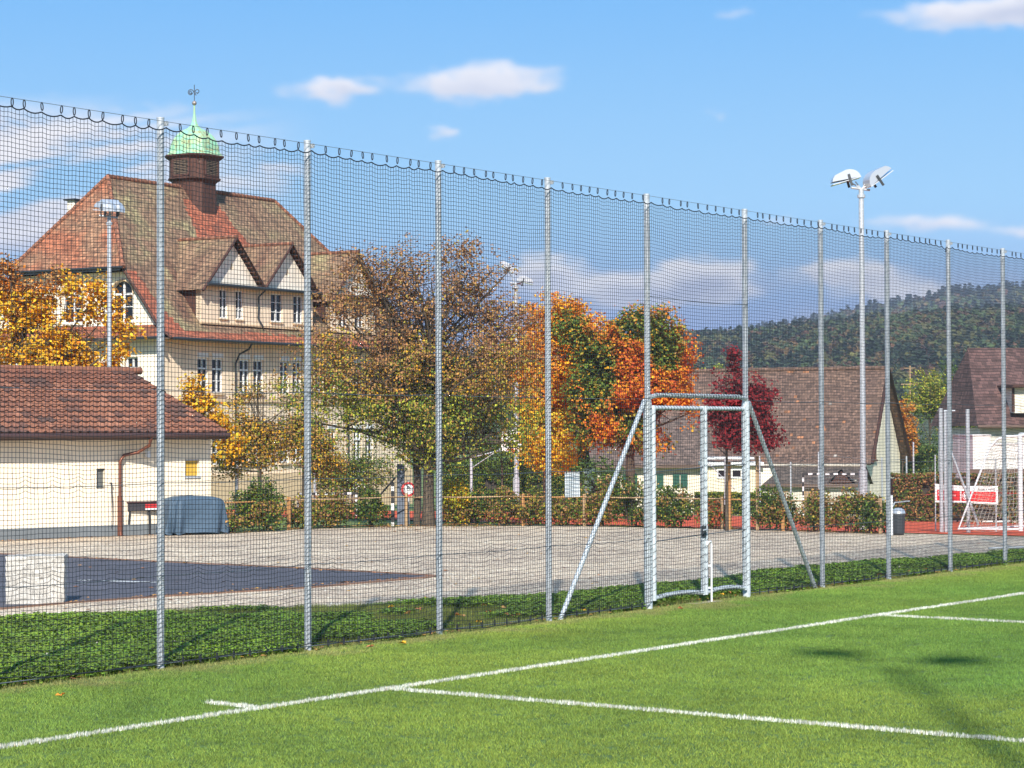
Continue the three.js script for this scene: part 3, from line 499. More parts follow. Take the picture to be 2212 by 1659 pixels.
// a window in its own axes: width along x, bottom at 0, facing +z
function windowParts(parent, W, H, o = {}) {
  const f = mb(), b = o.bar ?? 0.07, zz = o.z ?? 0, tr = o.transom, arch = o.arch || 0;
  f.box(-W / 2 + b / 2, H / 2, zz, b, H, 0.07).box(W / 2 - b / 2, H / 2, zz, b, H, 0.07).box(0, b / 2, zz, W - 2 * b, b, 0.07); if (!arch) f.box(0, H - b / 2, zz, W - 2 * b, b, 0.07);
  if (o.mull !== 0) f.box(0, H / 2, zz + 0.012, b * 1.2, H - 2 * b, 0.075);
  if (tr) f.box(0, tr, zz + 0.02, W - 2 * b, b * 1.3, 0.07);
  for (const y of o.bars || []) f.box(0, y, zz + 0.006, W - 2 * b, 0.03, 0.05);
  const w = mesh('window', f, M.frameWhite, parent);
  const n = o.mull === 0 ? 1 : 2;
  for (let i = 0; i < n; i++) { const pw = (W - 2 * b) / n, x = -W / 2 + b + pw * (i + 0.5); mesh('pane', mb().box(x, H / 2, zz - 0.025, pw - 0.02, H - 0.06, 0.012, v => [v[0], v[1], v[2] + v[1] * (hash(i, Math.round(W * 1000), parent.children.length) - 0.5) * 0.012 + v[0] * (hash(i + 3, Math.round(H * 1000), parent.children.length) - 0.5) * 0.02]), M.glass, w); }
  return w;
}
// ---------------------------------------------------------------- the old school house
{
  const C = [-16.28, 105], TH = Math.atan2(0.867, 0.498), gy = -0.9;
  const S = thing('school_house', 'cream school house with steep tiled roof, twin gables and copper-domed ridge turret', 'building', [C[0], 0, -C[1]], TH);
  const hw = 5.5, LEN = 21.5, RY = 15.1, ridge0 = 2.6, ridge1 = 16.4;
  const roofZ = y => -hw + (RY - y) * (4.95 / 6.8), prof = [[0.8, 6.95], [0.3, 7.3], [-0.15, 7.75], [-0.55, 8.3]];
  // front wall with window openings
  const fx = [[2.6, 3.42], [3.75, 4.58], [5.92, 6.74], [7.05, 7.87], [9.3, 10.05], [10.4, 11.15], [12.4, 13.15], [13.5, 14.25], [15.9, 16.65], [17.0, 17.75]], rows = [[4.45, 6.12], [1.0, 2.7]];
  const holes = []; for (const [a, b] of fx) for (const [y0, y1] of rows) holes.push(rectHole(a, b, y0, y1));
  const fw = holedWall([[0, gy - 0.5], [0, 7.1], [LEN, 7.1], [LEN, gy - 0.5]], holes, 0.35); fw.translate(0, 0, -0.35); const wallF = mesh('front_wall', fw, M.schoolWall, S);
  for (const [a, b] of fx) for (const [y0, y1] of rows) { const w = windowParts(S, b - a, y1 - y0, { transom: 1.15, bars: [0.58] }); w.position.set((a + b) / 2, y0, -0.1); mesh('blind_box', mb().box((a + b) / 2, y1 + 0.13, 0.012, b - a + 0.02, 0.22, 0.03), M.frameWhite, S); mesh('window_sill', mb().box((a + b) / 2, y0 - 0.05, 0.05, b - a + 0.16, 0.1, 0.14), M.sand, S); }
  mesh('string_course', mb().box(LEN / 2, 4.1, 0.05, LEN + 0.1, 0.16, 0.12), M.sand, S);
  mesh('plinth', mb().box(LEN / 2, -0.45, 0.04, LEN + 0.06, 1.9, 0.1).box(-0.04, -0.45, -hw, 0.1, 1.9, 2 * hw), M.sand, S);
  mesh('eave_soffit', mb().box(LEN / 2, 6.93, 0.38, LEN + 0.8, 0.05, 0.8), M.brownWood, S);
  mesh('rear_wall', mb().box(LEN / 2, 3, -2 * hw + 0.1, LEN - 0.1, 8.2, 0.2).box(LEN - 0.1, 3, -hw, 0.2, 8.2, 2 * hw - 0.5), M.schoolWall, S);
  // gable end
  const gx = [[1.8, 3.1], [4.85, 6.15], [7.9, 9.2]], gl = [[1.5, 2.3], [2.55, 3.4], [4.6, 5.4], [5.65, 6.45], [7.7, 8.5], [8.75, 9.6]], gh = [];
  for (const [a, b] of gx) gh.push(archHole(a, b, 7.8, 9.72, 9.1)); for (const [a, b] of gl) for (const [y0, y1] of rows) gh.push(rectHole(a, b, y0, y1));
  const gw = holedWall([[0.36, gy - 0.5], [0.36, 7.75], [0.72, 8.25], [2.1, 10.15], [8.9, 10.15], [10.28, 8.25], [10.64, 7.75], [10.64, gy - 0.5]], gh, 0.35); gw.applyMatrix4(toLeft);
  mesh('gable_wall', gw, M.gableWall, S); mesh('corner_pier', mb().box(0.175, 3.0, -0.18, 0.35, 8.2, 0.37), M.schoolWall, S);
  for (const [a, b] of gx) { const w = windowParts(S, b - a, 1.92, { transom: 1.3, bars: [0.7], arch: 1 }); w.rotation.y = -Math.PI / 2; w.position.set(0.2, 7.8, -(a + b) / 2); mesh('window_sill', mb().box(-0.05, 7.74, -(a + b) / 2, 0.16, 0.1, b - a + 0.2), M.gableWall, S);
    const arc = []; for (let k = 0; k <= 12; k++) { const q = Math.PI * k / 12; arc.push([-0.02, 9.1 + Math.sin(q) * 0.66, -(a + b) / 2 + Math.cos(q) * 0.69]); } mesh('arch_moulding', mb().tube(arc, 0.045, 6), M.sand, S); }
  for (const [a, b] of gl) for (const [y0, y1] of rows) { const w = windowParts(S, b - a, y1 - y0, { transom: 1.15 }); w.rotation.y = -Math.PI / 2; w.position.set(0.2, y0, -(a + b) / 2); }
  const toys = rng(8), tc = [L(0.6, 0.18, 0.05), L(0.1, 0.4, 0.12), L(0.6, 0.5, 0.05), L(0.5, 0.25, 0.1)].map(c => std({ color: c }));
  for (let i = 0; i < 7; i++) { const d = 0.05 + toys() * 0.03; mesh('paper_decoration', mb().lathe([[0.001, -d], [d * 0.7, -d * 0.7], [d, 0], [d * 0.7, d * 0.7], [0.001, d]], 0.13, 4.7 + toys() * 1.2, -1.6 - toys() * 1.7, 8), tc[i % 4], S); }
  // pent roof along the gable foot, gutters and pipes
  mesh('pent_roof', mb().face([[-0.75, 6.98, 0.6], [-0.75, 6.98, -11.6], [0.02, 7.62, -11.2], [0.02, 7.62, 0.1]].reverse()).face([[-0.75, 6.93, 0.6], [-0.75, 6.93, -11.6], [0.02, 6.93, -11.2], [0.02, 6.93, 0.1]]), std({ map: roofTex(12, 1, (x, y) => mix3([172, 84, 54], [128, 84, 62], fbm(x, y * 2, 3, 9)), 5), bumpMap: rowBump(0.17, 0.18), bumpScale: 0.03 }), S);
  const half = (pts, r) => mb().tube(pts, r, 8);
  mesh('gutter', half([[-0.3, 6.93, 0.88], [LEN + 0.4, 6.93, 0.88]], 0.075), M.gutter, S); mesh('gutter', half([[-0.83, 6.95, 0.7], [-0.83, 6.95, -11.7]], 0.07), M.gutter, S);
  const pipe = x => mesh('downpipe', mb().tube([[x + 0.35, 6.88, 0.85], [x + 0.3, 6.6, 0.7], [x + 0.06, 6.35, 0.3], [x, 5.9, 0.12], [x, gy, 0.12]], 0.05, 8), M.gutter, S);
  pipe(5.45); pipe(15.2);
  // roof tiles: mossy old tile with a stretch of newer red tile round the turret and along the edges
  const tone = (x, v, moss, seed) => { const n = fbm(x / 1.6, v / 1.1, 4, seed), m = fbm(x / 0.5, v / 0.4, 3, seed + 5); let c = mix3([136, 108, 84], [146, 132, 96], clamp((n - 0.46) * 3 * moss + (m - 0.5), 0, 1)); return mix3(c, [116, 84, 66], clamp((fbm(x / 0.9, v / 2, 3, seed + 9) - 0.5) * 3, 0, 1)); };
  const red = (x, v, s) => mix3([168, 88, 60], [144, 92, 70], fbm(x / 0.7, v / 0.7, 3, s));
  const topV = 10, turX = 9.43;
  const mapF = roofTex(22, 11, (x, v) => {
    const X = x - 0.35, n = (fbm(x, v, 3, 77) - 0.5) * 1.1;
    const tur = Math.abs(X + n * 0.3 - turX + 0.15) < 1.25 + (topV - v) * 0.28 && v > 3.2 && v < 9.6, edge = X + n * 0.5 < 0.55 + Math.max(0, 2.2 - v) * 0.5 && v < 4.2, foot = v < 0.75 + n * 0.5;
    return tur || edge || foot ? red(x, v, 3) : tone(x, v, X < 11 ? 1.2 : 0.55, 21);
  }, 31);
  const roofMat = std({ map: mapF, bumpMap: rowBump(0.17, 0.18), bumpScale: 0.03, roughness: 0.95 });
  const pv = [0]; for (let i = 1; i < 4; i++) pv.push(pv[i - 1] + Math.hypot(prof[i][0] - prof[i - 1][0], prof[i][1] - prof[i - 1][1]));
  const vOf = y => pv[3] + (y - 8.3) * Math.hypot(4.95, 6.8) / 6.8;
  const fr = mb(), uvx = x => x + 0.35;
  for (let i = 0; i < 3; i++) { const [z0, y0] = prof[i], [z1, y1] = prof[i + 1]; fr.face([[-0.35, y0, z0], [LEN + 0.35, y0, z0], [LEN + 0.35, y1, z1], [-0.35, y1, z1]], [[0, pv[i]], [22, pv[i]], [22, pv[i + 1]], [0, pv[i + 1]]]); }
  const HE = 10.43, F = [[-0.35, 8.3], [LEN + 0.35, 8.3], [LEN + 0.35, 8.7], [ridge1, RY], [ridge0, RY], [-0.45, HE]]; fr.face(F.map(([x, y]) => [x, y, roofZ(y)]), F.map(([x, y]) => [uvx(x), vOf(y)]));
  mesh('front_roof_slope', fr, roofMat, S);
  mesh('rear_roof_slope', mb().face([...F].reverse().map(([x, y]) => [x, y, -2 * hw - roofZ(y)])).face([[-0.35, 6.95, -11.8], [-0.35, 8.3, -10.45], [LEN + 0.35, 8.3, -10.45], [LEN + 0.35, 6.95, -11.8]]), roofMat, S);
  const hipMat = std({ map: roofTex(10, 8, (x, v) => mix3([158, 96, 68], [146, 110, 84], clamp(fbm(x / 1.1, v / 1.1, 4, 71) * 2.6 - 0.8, 0, 1)), 37), bumpMap: rowBump(0.17, 0.18), bumpScale: 0.03 });
  mesh('half_hip', mb().face([[-0.6, HE - 0.15, roofZ(HE - 0.15) + 0.15], [ridge0, RY, -hw], [-0.6, HE - 0.15, -2 * hw - roofZ(HE - 0.15) - 0.15]]).face([[-0.6, HE - 0.22, -2.0], [0.3, HE - 0.1, -2.2], [0.3, HE - 0.1, -8.8], [-0.6, HE - 0.22, -9]]), hipMat, S);
  mesh('end_hip', mb().face([[ridge1, RY, -hw], [LEN + 0.35, 8.7, roofZ(8.7)], [LEN + 0.35, 8.7, -2 * hw - roofZ(8.7)]]), hipMat, S);
  mesh('eave_board', mb().box(-0.62, HE - 0.19, -hw, 0.06, 0.14, 6.9).bar([-0.68, HE - 0.12, -1.9], [-0.68, HE - 0.12, -9.1], 0.06, 8), M.gutter, S);
  const verge = mb(); for (const sg of [1, -1]) { const q = (z, y) => [-0.37, y - 0.02, sg > 0 ? z : -2 * hw - z]; verge.tube([q(roofZ(HE) + 0.05, HE - 0.2), q(-0.55, 8.3), q(-0.15, 7.75), q(0.3, 7.3), q(0.8, 6.95)], 0.07, 6); } mesh('verge_board', verge, M.darkwood, S);
  const caps = (p, q, n, r0) => { const g = mb(); for (let i = 0; i < n; i++) { const a = mix3(p, q, i / n), b = mix3(p, q, (i + 1.05) / n); g.tube([a, b], k => r0 * (k < 0.5 ? 1 : 0.82), 8, true); } return g; };
  const capMat = std({ map: roofTex(2, 2, (x, v) => mix3([150, 92, 68], [132, 98, 78], fbm(x * 2, v * 2, 3, 43)), 41) });
  mesh('ridge_tiles', caps([ridge0, RY, -hw], [8.2, RY, -hw], 16, 0.13), capMat, S); mesh('ridge_tiles', caps([10.6, RY, -hw], [ridge1, RY, -hw], 16, 0.13), capMat, S); mesh('hip_tiles', caps([-0.6, HE - 0.12, roofZ(HE - 0.15) + 0.1], [ridge0, RY, -hw], 15, 0.12), capMat, S); mesh('hip_tiles', caps([-0.6, HE - 0.12, -2 * hw - roofZ(HE - 0.15) - 0.1], [ridge0, RY, -hw], 15, 0.12), capMat, S); mesh('hip_tiles', caps([LEN + 0.3, 8.75, roofZ(8.75)], [ridge1, RY, -hw], 18, 0.12), capMat, S);
  // cross gables
  const dz = -0.1, ey = 9.72, ay = 12.05, back = y => roofZ(y) + 0.02, dormMat = std({ map: roofTex(10, 6, (x, v) => tone(x, v, 1.3, 51), 51), bumpMap: rowBump(0.17, 0.18), bumpScale: 0.03 }), redMat = std({ map: roofTex(10, 6, (x, v) => red(x, v, 53), 53), bumpMap: rowBump(0.17, 0.18), bumpScale: 0.03 });
  const dormer = (x0, n, w, wins, big) => {
    const x1 = x0 + w * n, wh = wins.map(([a, b]) => rectHole(a, b, 8.08, 9.5)); const dw = holedWall([[x0, 7.75], [x0, ey - 0.05], [x1, ey - 0.05], [x1, 7.75]], wh, 0.3); dw.translate(0, 0, dz - 0.3); mesh('dormer_wall', dw, M.schoolWall, S);
    for (const [a, b] of wins) { const ww = windowParts(S, b - a, 1.42, { bars: [0.5, 0.98], bar: 0.06 }); ww.position.set((a + b) / 2, 8.08, dz - 0.09); mesh('window_sill', mb().box((a + b) / 2, 8.04, dz + 0.03, b - a + 0.12, 0.07, 0.1), M.sand, S); }
    mesh('dormer_cheek', mb().face([[x0, 7.7, dz - 0.02], [x0, ey, dz - 0.02], [x0, ey, back(ey)], [x0, 7.7, roofZ(7.7)]]).face([[x1, 7.7, dz], [x1, 7.7, roofZ(7.7)], [x1, ey, back(ey)], [x1, ey, dz]]), M.darkwood, S);
    mesh('dormer_sill_band', mb().box((x0 + x1) / 2, 7.8, dz + 0.04, w * n + 0.1, 0.1, 0.1), M.sand, S);
    for (let i = 0; i < n; i++) {
      const a = x0 + w * i, b = a + w, c = (a + b) / 2, lo = (i === 0 ? 0.35 : 0), ro = (i === n - 1 ? 0.35 : 0), sl = (ay - ey) / (w / 2), f = dz + 0.42;
      const tri = holedWall([[a + 0.12, ey], [c, ay - 0.25], [b - 0.12, ey]], [[[c - 0.17, ey + 0.75], [c, ey + 1.12], [c + 0.17, ey + 0.75]]], 0.2); tri.translate(0, 0, dz - 0.12); mesh('gable_panel', tri, M.gableWall, S);
      const L0 = [a - lo, ey - sl * lo], R0 = [b + ro, ey - sl * ro];
      mesh('gable_roof', mb().face([[L0[0], L0[1], f], [c, ay, f], [c, ay, back(ay)], [L0[0], L0[1], back(L0[1])]]), dormMat, S);
      mesh('gable_roof', mb().face([[R0[0], R0[1], f], [R0[0], R0[1], back(R0[1])], [c, ay, back(ay)], [c, ay, f]]), big ? redMat : dormMat, S);
      mesh('barge_board', mb().tube([[L0[0], L0[1] - 0.05, f - 0.03], [c, ay - 0.05, f - 0.03], [R0[0], R0[1] - 0.05, f - 0.03]], 0.075, 6), M.darkwood, S);
      const raft = mb(); for (let k = 1; k < 11; k++) { const q = k / 11; raft.box(lerp(c, b, q), lerp(ay, ey, q) - 0.12, f - 0.22, 0.06, 0.09, 0.4); } mesh('rafter_ends', raft, M.darkwood, S);
      mesh('ridge_tiles', caps([c, ay + 0.02, f], [c, ay + 0.02, back(ay)], 9, 0.1), capMat, S);
    }
    mesh('gutter', mb().tube([[x0 - 0.1, ey - 0.07, dz + 0.5], [x1 + 0.1, ey - 0.07, dz + 0.5]], 0.08, 8).box((x0 + x1) / 2, ey - 0.03, dz + 0.24, x1 - x0 + 0.1, 0.06, 0.52), M.gutter, S);
    if (n > 1) mesh('downpipe', mb().tube([[x0 + w, ey - 0.1, dz + 0.45], [x0 + w - 0.12, ey - 0.45, dz + 0.1], [x0 + w - 0.15, 8.2, dz + 0.07], [x0 + w + 0.1, 7.75, dz + 0.2]], 0.045, 8), M.gutter, S);
  };
  dormer(3.0, 2, 4.65, [[4.45, 5.07], [5.74, 6.33], [8.65, 9.64], [10.6, 11.4]], false);
  dormer(13.9, 1, 4.2, [[14.7, 15.5], [16.2, 17.0]], true);
  mesh('chimney', mb().box(2.9, 13.1, -7.9, 0.5, 1.9, 0.45), M.gableWall, S); mesh('chimney_cap', mb().box(2.9, 14.09, -7.9, 0.8, 0.08, 0.7), M.gutter, S);
  // ridge turret
  const T = [turX, 0, -hw], oct = (a, c) => [[a, -a + c], [a, a - c], [a - c, a], [-a + c, a], [-a, a - c], [-a, -a + c], [-a + c, -a], [a - c, -a]];
  const loft = (lv, name, m, par = S) => { const g = mb(); for (let i = 0; i < lv.length - 1; i++) { const A = oct(lv[i][0], lv[i][1]), B = oct(lv[i + 1][0], lv[i + 1][1]); for (let k = 0; k < 8; k++) { const k1 = (k + 1) % 8, P = (q, y) => [T[0] + q[0], y, T[2] + q[1]]; g.face([P(A[k1], lv[i][2]), P(A[k], lv[i][2]), P(B[k], lv[i + 1][2]), P(B[k1], lv[i + 1][2])]); } } const e = lv[lv.length - 1]; g.poly(oct(e[0], e[1]), (x, z) => [T[0] + x, e[2], T[2] + z]); return mesh(name, g, m, par); };
  const tur = loft([[0.98, 0.38, 13.2], [0.95, 0.38, 15.35], [1.02, 0.4, 15.45], [1.16, 0.45, 15.55], [1.16, 0.45, 15.62], [1.1, 0.43, 15.66], [1.1, 0.43, 16.6]], 'turret', M.darkwood);
  loft([[1.12, 0.44, 16.56], [1.3, 0.5, 16.72], [1.3, 0.5, 16.8]], 'turret_cornice', M.darkwood);
  const cop = std({ color: L(0.9, 0.9, 0.9), roughness: 0.6, map: tex(256, 256, (x, y) => { const n = fbm(x / 30, y / 60, 4, 3), s = fbm(x / 6, y / 60, 3, 13); const c = mix3([142, 206, 172], [176, 190, 140], clamp(n * 2 - 0.6, 0, 1)); return mix3(c, [110, 84, 56], clamp((s - 0.64) * 5, 0, 1)); }, { metres: [1.6] }) });
  loft([[1.27, 0.49, 16.8], [1.2, 0.47, 16.86], [1.12, 0.45, 17.0], [1.07, 0.43, 17.3], [0.98, 0.4, 17.6], [0.82, 0.33, 17.85], [0.58, 0.23, 18.08], [0.3, 0.12, 18.24], [0.16, 0.06, 18.4], [0.1, 0.04, 18.6], [0.045, 0.018, 19.0], [0.03, 0.012, 19.6]], 'copper_dome', cop);
  for (const [a, nx, nz] of [[0, 0, 1], [Math.PI, 0, -1], [Math.PI / 2, 1, 0], [-Math.PI / 2, -1, 0]]) {
    const fr = mb(), c = Math.cos(a), s = Math.sin(a), R = v => [v[0] * c + v[2] * s, v[1], -v[0] * s + v[2] * c], P = (x, y, z) => add(T, R([x, y, z]));
    const bx = (x, y, z, w, h, d) => { const p = P(x, y, z); fr.box(p[0], p[1], p[2], w, h, d, R); };
    bx(-0.5, 16.1, 1.12, 0.08, 0.84, 0.06); bx(0.5, 16.1, 1.12, 0.08, 0.84, 0.06); bx(0, 16.54, 1.12, 1.08, 0.08, 0.06); bx(0, 15.72, 1.12, 1.08, 0.08, 0.06); const lf = mesh('louvre_frame', fr, std({ color: L(0.10, 0.045, 0.035) }), S);
    const bk = mb(); { const p = P(0, 16.12, 1.104); bk.box(p[0], p[1], p[2], 0.92, 0.76, 0.006, R); } mesh('louvre_dark_backing', bk, M.black, lf);  // black panel painted in for the dark space behind the slats
    for (let k = 0; k < 9; k++) { const p = P(0, 15.8 + k * 0.083, 1.13), sl = mb().box(p[0], p[1], p[2], 0.92, 0.016, 0.06, v => { const t = 0.6, q = [v[0], v[1] * Math.cos(t) - v[2] * Math.sin(t), v[1] * Math.sin(t) + v[2] * Math.cos(t)]; return R(q); }); mesh('slat', sl, M.slat, lf); }
  }
  const ball = mesh('spire_ball', mb().lathe([[0.001, -0.13], [0.09, -0.09], [0.13, 0], [0.09, 0.09], [0.001, 0.13]], T[0], 19.55, T[2], 12), std({ color: L(0.3, 0.26, 0.24), roughness: 0.4, metalness: 0.4 }), S);
  const vane = mb().bar([T[0], 19.5, T[2]], [T[0], 20.5, T[2]], 0.02, 6); const curl = (cx, cy, r, a0, a1) => { const p = []; for (let k = 0; k <= 12; k++) { const a = lerp(a0, a1, k / 12), rr = r * (1 - k / 30); p.push([T[0] + (cx + Math.cos(a) * rr) * 0.45, cy + Math.sin(a) * rr, T[2] + (cx + Math.cos(a) * rr) * 0.85]); } vane.tube(p, 0.022, 5); };
  curl(-0.2, 20.1, 0.17, 0, 6.2); curl(-0.2, 20.1, 0.08, 1, 7); curl(0.16, 20.15, 0.12, 3.4, -1.6); curl(0.1, 20.02, 0.08, 0, 5); mesh('weather_vane', vane, M.darkMetal, S);
}
// ---------------------------------------------------------------- low shed with a pantile roof
{
  const A = [-12.19, 53.62], d = [0.758, 0.652], tc = 5.93, C = [A[0] + d[0] * tc, A[1] + d[1] * tc], TH = Math.atan2(d[1], d[0]);
  const B = thing('equipment_shed', 'low cream shed with brown pantile roof and copper downpipe', 'shed', [C[0], 0, -C[1]], TH);
  const Wd = 8.6, x0 = -11, ez = 0.55, ey = 2.52, ry = 4.2, rz = -Wd / 2, xe = 0.16;
  const w = holedWall([[x0, 0.28], [x0, 2.62], [0, 2.62], [0, 0.28]], [rectHole(-3.32, -3.08, 1.18, 1.68), rectHole(-0.76, -0.35, 1.42, 1.88)], 0.3); w.translate(0, 0, -0.3); mesh('wall', w, std({ map: plasterTex(247, 231, 206, 131, 5), bumpMap: plasterBump, bumpScale: 0.004 }), B);
  mesh('end_wall', mb().prism([[-Wd, 0], [-0.305, 0], [-0.305, 2.62], [rz, ry - 0.12], [-Wd, 2.62]], -0.3, 0, (z, y, x) => [x, y, z]).prism([[-Wd, 0], [-0.305, 0], [-0.305, 2.62], [rz, ry - 0.12], [-Wd, 2.62]], x0, x0 + 0.3, (z, y, x) => [x, y, z]), M.gableWall, B);
  mesh('plinth', mb().box(x0 / 2, 0.13, -0.12, -x0 + 0.02, 0.3, 0.36), std({ color: L(0.20, 0.22, 0.24), map: plasterTex(235, 235, 232, 7, 3) }), B);
  mesh('vent_grille', mb().box(-3.2, 1.43, -0.1, 0.26, 0.52, 0.02).box(-3.2, 1.2, -0.05, 0.24, 0.02, 0.03).box(-3.2, 1.66, -0.05, 0.24, 0.02, 0.03), std({ color: L(0.12, 0.125, 0.12), roughness: 0.5 }), B);
  const bl = mesh('window', mb().box(-0.555, 1.87, -0.06, 0.4, 0.05, 0.06).box(-0.555, 1.43, -0.02, 0.46, 0.05, 0.12), std({ color: L(0.42, 0.44, 0.48) }), B);
  const slats = mb(); for (let k = 0; k < 10; k++) slats.box(-0.555, 1.48 + k * 0.038, -0.1, 0.39, 0.037, 0.02, v => [v[0], v[1], v[2] + v[1] * 0.25]); mesh('roller_blind', slats, std({ color: L(0.66, 0.42, 0.06), roughness: 0.6 }), bl);
  mesh('fascia', mb().box((x0 + xe) / 2, ey - 0.06, ez - 0.06, xe - x0, 0.16, 0.05), M.brownWood, B); mesh('soffit', mb().face([[x0, ey - 0.08, ez - 0.08], [x0, ey + 0.1, -0.02], [xe, ey + 0.1, -0.02], [xe, ey - 0.08, ez - 0.08]]), M.brownWood, B);
  const rf = mb(); for (let x = -10.6; x < 0; x += 0.75) rf.box(x, ey - 0.02, 0.24, 0.09, 0.11, 0.5); mesh('rafter_ends', rf, M.brownWood, B);
  mesh('gutter', mb().tube([[x0, ey - 0.03, ez + 0.05], [xe, ey - 0.03, ez + 0.05]], 0.065, 10), std({ color: L(0.085, 0.045, 0.04), roughness: 0.5, metalness: 0.3 }), B);
  mesh('downpipe', mb().tube([[-2.12, ey - 0.05, ez + 0.05], [-2.14, ey - 0.28, ez - 0.02], [-2.3, ey - 0.45, 0.25], [-2.62, ey - 0.52, 0.12], [-2.72, ey - 0.68, 0.1], [-2.72, 0.25, 0.1], [-2.72, 0.02, 0.14]], 0.042, 10).tube([[-2.72, 1.0, 0.1], [-2.72, 0.02, 0.1]], 0.062, 10), M.copperPipe, B);
  mesh('tap', mb().tube([[-2.95, 1.32, 0], [-2.95, 1.32, 0.1], [-2.95, 1.26, 0.12]], 0.014, 6).tube([[-2.95, 1.3, 0.08], [-2.93, 0.8, 0.1], [-2.95, 0.2, 0.1]], 0.01, 6), M.darkMetal, B);
  mesh('floodlight', mb().box(-1.9, 2.02, 0.06, 0.12, 0.16, 0.1), M.whiteMetal, B);
  const sl = Math.hypot(ry - ey, rz - ez), nrm = norm([0, -(rz - ez), ry - ey].map((v, i) => i === 1 ? ez - rz : i === 2 ? ry - ey : 0)), upv = norm([0, ry - ey, rz - ez]);
  mesh('roof_deck', mb().face([[x0, ey, ez], [xe, ey, ez], [xe, ry, rz], [x0, ry, rz]]).face([[x0, ry, rz], [xe, ry, rz], [xe, ey, 2 * rz - ez], [x0, ey, 2 * rz - ez]]).box(xe, (ey + ry) / 2 - 0.06, (ez + rz) / 2, 0.04, 0.16, sl, v => [v[0], v[1] * nrm[1] - v[2] * upv[1], v[1] * nrm[2] - v[2] * upv[2]]), M.brownWood, B);
  // pantiles: a pan and a roll each
  const rows = 13, ex = sl / rows, tw = 0.235, pr = [[0, 0.006], [0.06, 0], [0.125, 0.004], [0.15, 0.03], [0.185, 0.042], [0.215, 0.03], [0.238, 0.004]];
  const tileGeo = () => { const g = mb().color([1, 1, 1]), lo = 0.05, hi = 0.006, ln = ex + 0.05; for (let i = 0; i < pr.length - 1; i++) { const [a, h] = pr[i], [b, k] = pr[i + 1]; g.face([[a, h + lo, 0], [b, k + lo, 0], [b, k + hi, -ln], [a, h + hi, -ln]]); g.color([0.28, 0.25, 0.25]).face([[a, h + lo - 0.045, 0.001], [b, k + lo - 0.045, 0.001], [b, k + lo, 0], [a, h + lo, 0]]).color([1, 1, 1]); } return g; };  // butt ends coloured dark to draw the shadow line under each course
  const tone = [[0.36, 0.150, 0.085], [0.30, 0.125, 0.075], [0.42, 0.185, 0.11], [0.20, 0.095, 0.066], [0.15, 0.082, 0.062]].map((c, i) => std({ vertexColors: true, color: L(...c), map: tex(64, 64, (x, y) => { const n = 0.7 + fbm(x / 8, y / 8, 4, 200 + i) * 0.6 + (hash(x, y, i) > 0.985 ? 0.5 : 0); return [215 * n, 210 * n, 205 * n]; }, { metres: [0.3] }), roughness: 0.85 }));
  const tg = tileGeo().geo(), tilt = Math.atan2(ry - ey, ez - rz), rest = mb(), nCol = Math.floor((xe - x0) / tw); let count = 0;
  for (let r = 0; r < rows; r++) for (let c = 0; c < nCol; c++) {
    const x = xe - (c + 1) * tw, p = [x, ey + upv[1] * ex * r, ez + 0.04 + upv[2] * ex * r], n = fbm(x * 0.9, r * 0.45, 3, 19), h = hash(c, r, 88); const ti = n > 0.6 ? (h < 0.6 ? 3 : 4) : h < 0.5 ? 0 : h < 0.75 ? 1 : h < 0.9 ? 2 : 3;
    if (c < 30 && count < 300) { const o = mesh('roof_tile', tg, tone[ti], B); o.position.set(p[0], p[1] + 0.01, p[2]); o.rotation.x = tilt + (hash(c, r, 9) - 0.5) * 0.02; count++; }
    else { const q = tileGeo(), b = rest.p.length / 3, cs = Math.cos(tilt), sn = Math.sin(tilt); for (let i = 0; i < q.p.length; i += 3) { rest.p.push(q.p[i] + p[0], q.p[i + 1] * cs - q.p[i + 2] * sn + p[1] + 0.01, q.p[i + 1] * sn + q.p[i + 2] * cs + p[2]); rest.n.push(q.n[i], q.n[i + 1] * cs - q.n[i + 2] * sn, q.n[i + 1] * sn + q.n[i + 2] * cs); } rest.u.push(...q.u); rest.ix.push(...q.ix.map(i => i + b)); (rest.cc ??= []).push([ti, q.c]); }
  }
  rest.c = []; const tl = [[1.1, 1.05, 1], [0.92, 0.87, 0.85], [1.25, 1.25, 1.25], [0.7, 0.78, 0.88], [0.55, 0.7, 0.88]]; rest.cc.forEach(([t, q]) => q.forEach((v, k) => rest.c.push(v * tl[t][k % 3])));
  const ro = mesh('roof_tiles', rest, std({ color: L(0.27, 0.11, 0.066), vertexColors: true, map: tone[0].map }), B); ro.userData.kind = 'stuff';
  const rt = mb(); for (let x = x0; x < xe; x += 0.36) rt.tube([[x, ry + 0.02, rz], [x + 0.4, ry + 0.035, rz]], 0.1, 8); mesh('ridge_tiles', rt, tone[1], B);
}
